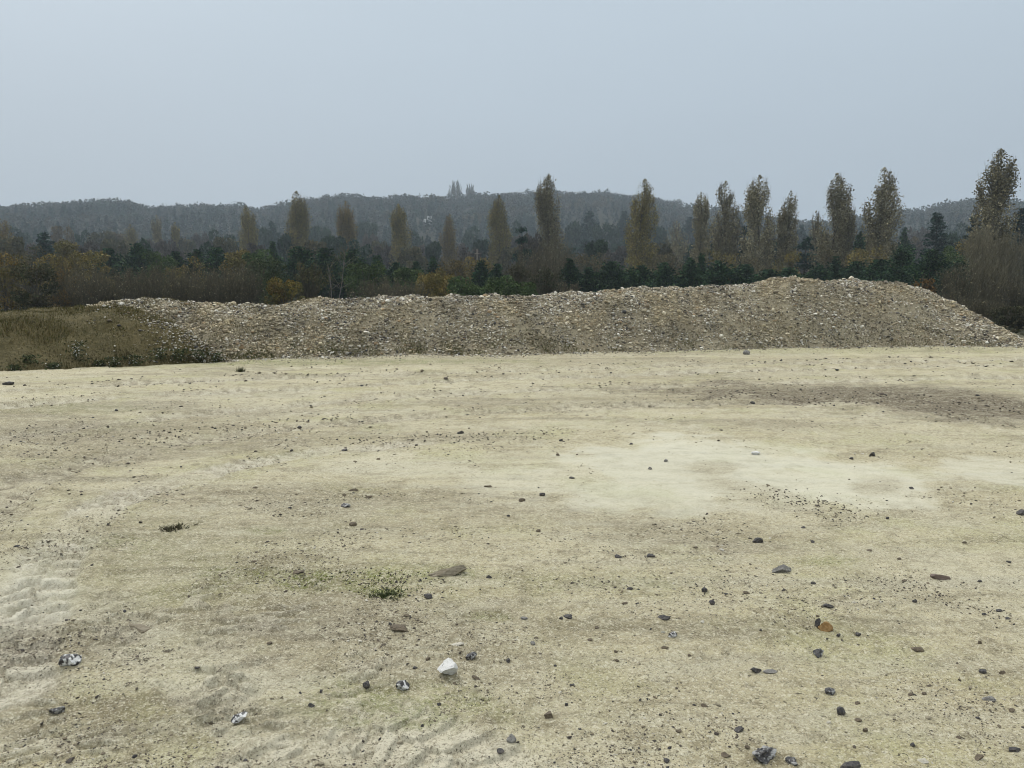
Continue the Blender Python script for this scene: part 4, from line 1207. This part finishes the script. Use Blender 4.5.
SHRUB += [
    (22, 246, 50, 70, 'half', RU, 'russet brown tree behind the dark green shrub at the far left'),
    (52, 252, 46, 64, 'half', OL, 'olive brown tree behind the left end of the brown thicket'),
    (92, 250, 44, 74, 'leafy', OL, 'olive tree just left of the bushy evergreen pair'),
    (160, 250, 40, 80, 'leafy', GR, 'green tree just right of the bushy evergreen pair'),
    (186, 256, 46, 66, 'half', OL, 'olive brown shrub below the two small evergreens behind the thicket'),
    (236, 248, 44, 78, 'leafy', OL, 'olive tree at the foot of the fifth poplar'),
    (256, 250, 36, 74, 'leafy', GR, 'green tree just left of the small pointed evergreen'),
    (366, 262, 50, 62, 'leafy', GR, 'dark green bush behind the two low rounded bare bushes'),
    (410, 268, 44, 64, 'leafy', GR, 'dark green bush below the blunt topped poplar'),
    (440, 272, 50, 54, 'leafy', OL, 'low yellow olive bush below the thin brown poplar'),
    (476, 256, 40, 90, 'half', OL, 'olive shrub behind the pair of pointed evergreens'),
    (500, 276, 44, 52, 'leafy', GR, 'low green bush at the foot of the pair of pointed evergreens'),
    (520, 282, 40, 50, 'leafy', GR, 'low green bush at the foot of the tall thin conifer'),
    (592, 252, 50, 100, 'half', RU, 'brown brush behind the left part of the long evergreen row'),
    (630, 254, 50, 100, 'half', OL, 'olive brush at the foot of the twin tipped poplar'),
    (668, 252, 46, 100, 'half', RU, 'brown brush at the foot of the nearly leafless poplar'),
    (720, 250, 50, 98, 'half', OL, 'olive brush behind the right part of the long evergreen row'),
    (760, 250, 46, 95, 'half', RU, 'russet brush at the foot of the broad poplar'),
    (786, 252, 40, 92, 'half', OL, 'olive brush at the foot of the short narrow poplar'),
    (826, 248, 44, 90, 'half', RU, 'brown brush between the thin leafless and the side lobed poplar'),
    (870, 246, 46, 88, 'half', OL, 'olive brush at the foot of the second poplar from the right end'),
    (952, 244, 40, 74, 'leafy', GR, 'green tree behind the low evergreen right of the orange brown bush'),
    (966, 240, 40, 84, 'half', OL, 'olive brown tree left of the tallest poplar'),
]
for i, (px, top, w, Y, kind, cols, lab) in enumerate(SHRUB):
    rng = np.random.default_rng(1300 + i)
    loc, h = spot(px, top, Y); W = w * Y / F
    if kind == 'leafy': parts = bushy_parts(h, W, rng, cols, 4600, .0027 * Y, bare=160, clumps=36)
    elif kind == 'half': parts = bushy_parts(h, W, rng, cols, 2700, .0022 * Y, bare=1300, stem_col=TWIG)
    elif kind == 'bare': parts = bare_parts(h, W * 1.1, rng, cols, 60, 34, 500, .0017 * Y, .0003 * Y, 1.0, TWIG)
    else: parts = bare_parts(h, W, rng, cols, 70, 40, 260, .0017 * Y, .0003 * Y, 2.2, TWIG * 1.75)
    plant('tree' if h > 7 and kind == 'leafy' else 'shrub', loc, parts, lab, 'tree' if h > 7 and kind == 'leafy' else 'shrub', 'shrubs beyond the heap')

# two thin pale birches leaning before the dark evergreens
for px, foot, top, Y, lab in ((347, 336, 250, 50, 'thin pale birch leaning right before the dark evergreens'), (330, 331, 264, 49, 'short pale birch stem left of the leaning birch')):
    rng = np.random.default_rng(px)
    b = at(foot, 300, Y); t = at(px, top, Y); z0 = float(zg(b[0], Y)[0])
    off = np.array([t[0] - b[0], 0, t[2] - z0]); tr, cr = MB(), MB()
    s = np.linspace(0, 1, 7)
    pts = off * s[:, None] + np.column_stack([.12 * np.sin(s * 5), .05 * np.cos(s * 4), np.zeros(7)]) * s[:, None]
    stem_chain(tr, pts, .036, .01, np.array([.21, .20, .175]), 6)
    for k in range(14):
        q = off * rng.uniform(.35, .95); d = np.array([rng.normal(0, .5), rng.normal(0, .4), rng.uniform(.4, .9)])
        tubes(cr, [q], [q + d], .012, .004, np.array([.2, .18, .15]))
        m = 14
        cards(cr, q + d * rng.uniform(.3, 1.1, (m, 1)) + rng.normal(0, .12, (m, 3)), .08, np.tile([.10, .085, .03], (m, 1)), rng)
    plant('birch', (b[0], Y, z0 - .03), (tr, cr), lab, 'birch')

# ---- the hazy wood at the foot of the hill: trees one can tell apart
def copy_tree(e, loc, rz, sc):
    c = e.copy(); COL.objects.link(c)
    c.location = loc; c.rotation_euler = (0, 0, rz); c.scale = sc
    for ch in e.children:
        d = ch.copy(); COL.objects.link(d); d.parent = c
    return c
KINDS = {
    'olive': ('rounded olive tree', [(.075, .07, .034), (.09, .078, .035), (.06, .06, .034)]),
    'ochre': ('rounded ochre tree', [(.13, .095, .045), (.11, .082, .04), (.095, .075, .04)]),
    'green': ('dark green tree', [(.026, .048, .030), (.034, .058, .032), (.022, .040, .028)]),
    'grey': ('grey brown leafless looking tree', [(.075, .066, .056), (.065, .058, .05), (.085, .074, .06)]),
    'spruce': ('dark pointed conifer', BLUE),
}
protos = {}
MID = []
mr = np.random.default_rng(4242)
for px, top, w, Y, k in [
    (20, 228, 44, 300, 'green'), (62, 228, 26, 260, 'ochre'), (80, 230, 26, 250, 'green'), (100, 232, 40, 240, 'olive'), (118, 231, 34, 270, 'ochre'), (150, 238, 30, 230, 'grey'),
    (187, 238, 26, 240, 'olive'), (200, 232, 30, 280, 'grey'), (222, 230, 34, 260, 'green'), (210, 240, 26, 220, 'grey'), (236, 236, 26, 220, 'green'), (8, 240, 36, 220, 'grey'), (90, 242, 30, 200, 'grey'),
    (262, 228, 26, 300, 'green'), (272, 222, 30, 330, 'spruce'), (318, 226, 30, 320, 'green'), (326, 236, 26, 260, 'green'), (370, 232, 26, 280, 'grey'), (378, 240, 26, 230, 'olive'),
    (366, 222, 28, 360, 'green'), (418, 232, 34, 300, 'green'), (424, 243, 26, 240, 'grey'), (470, 226, 36, 330, 'green'), (478, 240, 30, 250, 'spruce'), (456, 240, 28, 240, 'grey'), (520, 234, 34, 260, 'grey'),
    (510, 222, 30, 330, 'green'), (572, 222, 32, 330, 'green'), (590, 212, 34, 350, 'spruce'), (606, 224, 34, 320, 'green'), (618, 240, 36, 250, 'green'), (586, 240, 36, 260, 'spruce'), (575, 250, 30, 210, 'grey'), (600, 250, 36, 220, 'grey'),
    (624, 212, 26, 360, 'spruce'), (660, 226, 28, 300, 'green'), (668, 240, 30, 240, 'green'), (690, 218, 30, 360, 'spruce'), (712, 226, 30, 300, 'spruce'), (740, 218, 30, 370, 'spruce'), (776, 232, 30, 260, 'grey'),
    (776, 246, 26, 200, 'ochre'), (802, 226, 24, 330, 'spruce'), (820, 232, 24, 280, 'green'), (862, 226, 26, 330, 'spruce'), (872, 234, 26, 250, 'grey'), (910, 236, 26, 240, 'ochre'), (920, 226, 34, 280, 'grey'), (955, 224, 36, 300, 'green'), (958, 236, 30, 220, 'green'), (1010, 226, 34, 300, 'green'), (650, 210, 28, 380, 'green')]:
    MID.append((px, top, w, Y, k))
for i, (px, top, w, k) in enumerate([(14, 236, 40, 'olive'), (36, 242, 40, 'grey'), (76, 238, 40, 'grey'), (116, 240, 34, 'olive'), (146, 240, 34, 'green'), (166, 238, 34, 'grey'), (204, 242, 36, 'green'), (226, 238, 34, 'olive'), (262, 240, 34, 'grey'), (284, 234, 34, 'green'), (316, 240, 36, 'olive'), (334, 236, 34, 'green'), (362, 240, 34, 'green'),
    (386, 244, 30, 'grey'), (412, 246, 34, 'olive'), (432, 242, 32, 'green'), (466, 244, 34, 'grey'), (486, 240, 34, 'green'), (514, 246, 34, 'olive'), (530, 232, 34, 'grey'), (568, 244, 36, 'green'), (596, 240, 40, 'green'), (616, 244, 36, 'grey'), (662, 244, 36, 'olive'), (686, 240, 36, 'green'), (712, 242, 32, 'green'),
    (744, 244, 30, 'grey'), (776, 240, 34, 'green'), (806, 246, 32, 'grey'), (852, 244, 32, 'green'), (866, 240, 32, 'olive'), (900, 242, 34, 'green'), (918, 236, 36, 'grey'), (948, 234, 36, 'green'), (970, 238, 34, 'olive')]):
    MID.append((px, top, w, 125 + (i * 37) % 70, k))
lbl = {}
pop_words = ['first', 'second', 'third', 'fourth', 'fifth', 'sixth', 'seventh', 'eighth', 'ninth', 'tenth', 'eleventh', 'twelfth', 'thirteenth', 'fourteenth', 'fifteenth', 'sixteenth', 'seventeenth', 'eighteenth', 'nineteenth', 'twentieth', 'last']
for j, (px, top, w, Y, k) in enumerate(MID):
    n = sum(1 for p in POPLARS if p[0] < px)
    place = f'between the {pop_words[n - 1]} and {pop_words[n]} poplars from the left' if 0 < n < 21 else 'right of the last poplar' if n == 21 else 'left of the first poplar'
    lbl.setdefault((k, place), []).append(j)
mid_label = {}
SIZE = {0: [''], 1: [''], 2: ['left ', 'right '], 3: ['left ', 'middle ', 'right '], 4: ['leftmost ', 'second ', 'third ', 'rightmost '], 5: ['leftmost ', 'second ', 'third ', 'fourth ', 'rightmost ']}
for (k, place), lst in lbl.items():
    lst.sort(key=lambda j: MID[j][0])
    for q, j in enumerate(lst):
        mid_label[j] = f'hazy {SIZE[len(lst)][q]}{KINDS[k][0]} {place}'
for j, (px, top, w, Y, k) in enumerate(MID):
    loc, h = spot(px, top, Y); W = w * Y / F
    var = (k, j % 2)
    if var not in protos:
        rng = np.random.default_rng(2000 + j)
        if k == 'spruce': parts = conifer_parts(10, 6.5, rng, BLUE, droop=.15, shape=.75, n_leaf=5200, leaf=.75)
        else: parts = bushy_parts(10, 10, rng, KINDS[k][1], 4200, .62, bare=900 if k == 'grey' else 0, clumps=34, stems=8, low=.15)
        e = plant('conifer' if k == 'spruce' else 'tree', loc, parts, mid_label[j], 'tree', 'hazy trees at the foot of the hill', M_NEEDLE if k in ('green', 'spruce') else M_LEAF)
        protos[var] = e
    else:
        e = copy_tree(protos[var], loc, 0, (1, 1, 1)); e['label'] = mid_label[j]
    e.rotation_euler = (0, 0, mr.uniform(0, 6.28)); base_w = 6.5 if k == 'spruce' else 10
    e.scale = (W / base_w, W / base_w, h / 10)

# ---- the wood that covers the hill
def far_wood():
    mb = MB(); rng = np.random.default_rng(99)
    tones = np.array([(.018, .038, .028), (.024, .044, .030), (.046, .048, .034), (.036, .044, .034), (.058, .054, .032), (.014, .031, .026)])
    n = 6000
    r = np.concatenate([np.sqrt(rng.uniform(300 ** 2, 790 ** 2, n - 1000)), rng.normal(R_TOP, 16, 1000)])
    az = rng.uniform(-.95, .95, n)
    x, y = r * np.sin(az), r * np.cos(az)
    z = hill(x, y)
    kind = fbm(x / 90, y / 90, 14, 3) + rng.normal(0, .06, n)
    hue = fbm(x / 45, y / 45, 15, 3) + rng.normal(0, .05, n)
    conif = (kind < .02) & (r < 640)
    h = np.where(conif, rng.uniform(9, 14, n), rng.uniform(8, 13, n)); w = np.where(conif, rng.uniform(4.5, 7, n), rng.uniform(8, 14, n))
    w = np.where(r > 690, w * 1.7, w)
    h = np.where(r > 690, (rng.uniform(5.5, 15.5, n) + 4 * fbm(x / 30, y / 60, 16, 2)), h)
    m = 105
    clear = (np.abs(x + 61.6) < 6) & (y > 542) & (y < 566)
    keep = np.where(~clear)[0]
    for k in keep:
        if conif[k]:
            s = rng.uniform(0, 1, m) ** .8
            a = rng.uniform(0, 2 * PI, m); rad = w[k] * .5 * (1 - s) ** .8 * rng.uniform(.6, 1.1, m)
            q = np.column_stack([np.cos(a) * rad, np.sin(a) * rad, s * h[k]])
            tone = tones[[0, 5, 5, 1][rng.integers(0, 4)]]
        else:
            # a few lobes to a crown
            nl = 7
            L = unit(rng.normal(size=(nl, 3)) + [0, 0, .3]) * [w[k] * .24, w[k] * .24, h[k] * .16] + [0, 0, h[k] * (.5 if r[k] > 690 else .56)]
            d = unit(rng.normal(size=(m, 3)))
            q = L[rng.integers(0, nl, m)] + d * rng.uniform(.6, 1, (m, 1)) * [w[k] * .27, w[k] * .27, h[k] * .26]
            q[:, 2] = np.clip(q[:, 2], .3, h[k])
            tone = tones[[1, 3, 2, 3, 4][int(np.clip((hue[k] + .45) * 5.5, 0, 4))]]
        cards(mb, q + [x[k], y[k], z[k]], rng.uniform(.9, 1.9, m) * (1.35 if r[k] > 690 else 1), np.tile(tone, (m, 1)) * rng.uniform(.75, 1.25, (m, 1)) * rng.uniform(.9, 1.1), rng, aspect=.8)
        if r[k] > 690:   # the brush under the trees of the ridge
            cards(mb, np.column_stack([x[k] + rng.normal(0, 6, 30), y[k] + rng.normal(0, 6, 30), z[k] + rng.uniform(0, 5, 30)]), 2.2, np.tile(tones[3] * .8, (30, 1)), rng, aspect=.9)
        if r[k] > 700 or k % 6 == 0:
            tubes(mb, [(x[k], y[k], z[k])], [(x[k], y[k], z[k] + h[k] * .6)], .25, .1, BROWN, 4)
    return mb.build('woodland', M_FAR)
tag(far_wood(), 'hazy mixed woodland covering the long hill behind the poplars', 'woodland', kind='stuff')

# ---- low undergrowth between the heap and the trees
def undergrowth():
    mb = MB(); rng = np.random.default_rng(123)
    n = 30000
    Y = rng.uniform(25.5, 70, n); px = rng.uniform(-120, 1150, n)
    sel = (Y > 27.5) | (px > 900); Y, px = Y[sel], px[sel]
    n = len(Y); x = (px - 512) / F * Y
    q = fbm(x / 2.5, Y / 2.5, 19, 3)
    z = zg(x, Y) + rng.uniform(0, 1, n) * (.12 + .5 * sstep(-.2, .4, q)) * (.5 + .5 * sstep(27, 34, Y))
    A = np.array([(.05, .045, .024), (.035, .038, .018), (.07, .058, .034), (.045, .05, .02)])
    cards(mb, np.column_stack([x, Y, z]), rng.uniform(.08, .22, n), A[rng.integers(0, 4, n)] * rng.uniform(.7, 1.3, (n, 1)), rng)
    return mb.build('undergrowth', M_LEAF)
tag(undergrowth(), 'dark brambles and dead grass between the gravel heap and the trees', 'undergrowth', kind='stuff')

# ---- two bare poplars, a white house on the ridge and a post before the wood
for px, top, w, lab in ((455, 180, 19, 'leafless broad poplar on the skyline, left of a pair'), (470.5, 184, 14, 'leafless narrow poplar on the skyline, right of a pair')):
    rng = np.random.default_rng(int(px)); Y = 770
    p = at(px, top, Y); z0 = float(hill(np.array([p[0]]), np.array([Y * 1.0]))[0]); h = p[2] - z0
    tr, cr = bare_parts(h, w * Y / F, rng, DUN, 44, 22, 0, .5, .34, 3.0, TWIG)
    plant('bare_poplar', (p[0], Y, z0), (tr, cr), lab, 'poplar', 'bare poplars on the ridge')

def box(mb, c, s, col=(.5, .5, .5)):
    c, s = np.array(c, float), np.array(s, float) / 2
    v = np.array([(x, y, z) for x in (-1, 1) for y in (-1, 1) for z in (-1, 1)]) * s + c
    mb.add(v, [(0, 1, 3, 2), (4, 6, 7, 5), (0, 4, 5, 1), (2, 3, 7, 6), (0, 2, 6, 4), (1, 5, 7, 3)], np.array(col))
Y = 560
p = at(427.5, 216, Y)
z0 = float(hill(np.array([p[0]]), np.array([Y * 1.0]))[0])
zb = p[2] - 2.0
e = empty('house', (p[0], Y, zb))
M_WHITE = plain_material('white_render', (.72, .72, .70), .6, .08)
M_ROOF = plain_material('roof_tile', (.16, .13, .12), 1.2, .3)
M_PANE = plain_material('window_glass', (.05, .06, .07), 1.0, .2, .2)
mb = MB(); box(mb, (1.6, 0, -.2), (2.9, 5, 3.9)); box(mb, (-1.9, .4, -1.4), (1.8, 4, 2.2)); box(mb, (.2, 3.4, -2.5), (5, 1.6, 4.5)); mb.build('wall', M_WHITE, e)
mb = MB()
v = [(.0, -2.7, 1.76), (3.2, -2.7, 1.76), (3.2, 2.7, 1.76), (0, 2.7, 1.76), (1.6, -2.7, 2.8), (1.6, 2.7, 2.8)]
mb.add(v, [(0, 3, 5, 4), (1, 4, 5, 2)], np.zeros(3)); mb.add(v, [(0, 4, 1), (3, 2, 5)], np.zeros(3)); mb.build('roof', M_ROOF, e)
for wx, wz in ((1.0, .2), (2.2, .2)):
    mb = MB(); box(mb, (wx, -2.52, wz), (.45, .06, .7)); mb.build('window', M_PANE, e)
tag(e, 'small white house among the trees high on the hazy hill', 'house')

Y = 155
p = at(477, 249, Y); z0 = float(zg(p[0], Y)[0])
e = empty('utility_pole', (p[0], Y, z0))
M_POST = plain_material('weathered_wood', (.22, .19, .15), 2, .25)
mb = MB(); tubes(mb, [(0, 0, 0)], [(0, 0, p[2] - z0)], .15, .12, np.array([.3, .26, .2]), 8); mb.build('pole', M_POST, e)
mb = MB(); box(mb, (0, -.22, p[2] - z0 - .9), (.95, .12, .16)); mb.build('crossarm', M_POST, e)
tag(e, 'pale wooden pole with a short crossarm left of the tenth poplar', 'pole')

# ------------------------------------------------------------------ haze
mb = MB(); box(mb, (0, 0, 50), (3300, 3300, 116))
hz = bpy.data.materials.new('haze'); hz.use_nodes = True
nt = hz.node_tree; nt.nodes.clear()
out = nt.nodes.new('ShaderNodeOutputMaterial'); vol = nt.nodes.new('ShaderNodeVolumePrincipled')
vol.inputs['Color'].default_value = (.76, .87, .96, 1); vol.inputs['Density'].default_value = .00042; vol.inputs['Anisotropy'].default_value = 0.0
nt.links.new(vol.outputs[0], out.inputs['Volume'])
tag(mb.build('haze', hz), kind='stuff')

# ------------------------------------------------------------------ sky and sun
SUN_EL, SUN_AZ = math.radians(44), math.radians(-38)       # azimuth from +Y towards +X
w = bpy.data.worlds.new('World'); scene.world = w; w.use_nodes = True
nt = w.node_tree; nt.nodes.clear(); N = NT(nt)
out = nt.nodes.new('ShaderNodeOutputWorld'); bg = nt.nodes.new('ShaderNodeBackground')
sky = nt.nodes.new('ShaderNodeTexSky'); sky.sky_type = 'NISHITA'; sky.sun_disc = False
sky.sun_elevation = SUN_EL; sky.sun_rotation = SUN_AZ; sky.dust_density = 4; sky.air_density = 1.5
hs = nt.nodes.new('ShaderNodeHueSaturation'); hs.inputs['Saturation'].default_value = .35; hs.inputs['Value'].default_value = .8
nt.links.new(sky.outputs[0], hs.inputs['Color'])
gen = nt.nodes.new('ShaderNodeTexCoord').outputs['Generated']
sx = nt.nodes.new('ShaderNodeSeparateXYZ'); nt.links.new(gen, sx.inputs[0])
up = N.ramp(sx.outputs[2], .45, 1.0)
lo = N.ramp(sx.outputs[2], 0.0, .45)
cl = N.noise(N.scale(gen, (1, 1, 3)), 1.3, 4, .5)
c = N.mix(lo, (4.2, 4.95, 5.75), (5.75, 6.8, 7.75))
c = N.mix(up, c, (20.5, 20.4, 20.2))
k = N.math('ADD', N.math('MULTIPLY', cl, .14), .93)
nn = nt.nodes.new('ShaderNodeCombineColor')
for i in range(3): nt.links.new(k, nn.inputs[i])
c = N.mix(1.0, c, nn.outputs[0], 'MULTIPLY')
c = N.mix(.12, c, hs.outputs[0])
nt.links.new(c, bg.inputs[0]); bg.inputs[1].default_value = .1
nt.links.new(bg.outputs[0], out.inputs[0])

L = bpy.data.lights.new('sun', 'SUN'); L.energy = 1.7; L.angle = math.radians(12); L.color = (1, .97, .92)
so = bpy.data.objects.new('sun', L); COL.objects.link(so)
d = Vector((math.sin(SUN_AZ) * math.cos(SUN_EL), math.cos(SUN_AZ) * math.cos(SUN_EL), math.sin(SUN_EL)))
so.rotation_euler = d.to_track_quat('Z', 'Y').to_euler(); so.location = d * 60

cam = bpy.data.cameras.new('camera'); cam.sensor_width = 36; cam.lens = 27; cam.clip_end = 6000; cam.clip_start = .05
co = bpy.data.objects.new('camera', cam); COL.objects.link(co)
co.location = (0, 0, EYE); co.rotation_euler = (PI / 2 - P, 0, 0)
scene.camera = co

scene.render.engine = 'CYCLES'
scene.cycles.use_denoising = True
scene.cycles.pixel_filter_type = 'BLACKMAN_HARRIS'; scene.cycles.filter_width = 1.0
scene.cycles.max_bounces = 6; scene.cycles.diffuse_bounces = 3; scene.cycles.volume_bounces = 1
vs = scene.view_settings
vs.view_transform = 'Standard'; vs.look = 'None'; vs.exposure = 0; vs.gamma = 1; vs.use_curve_mapping = False
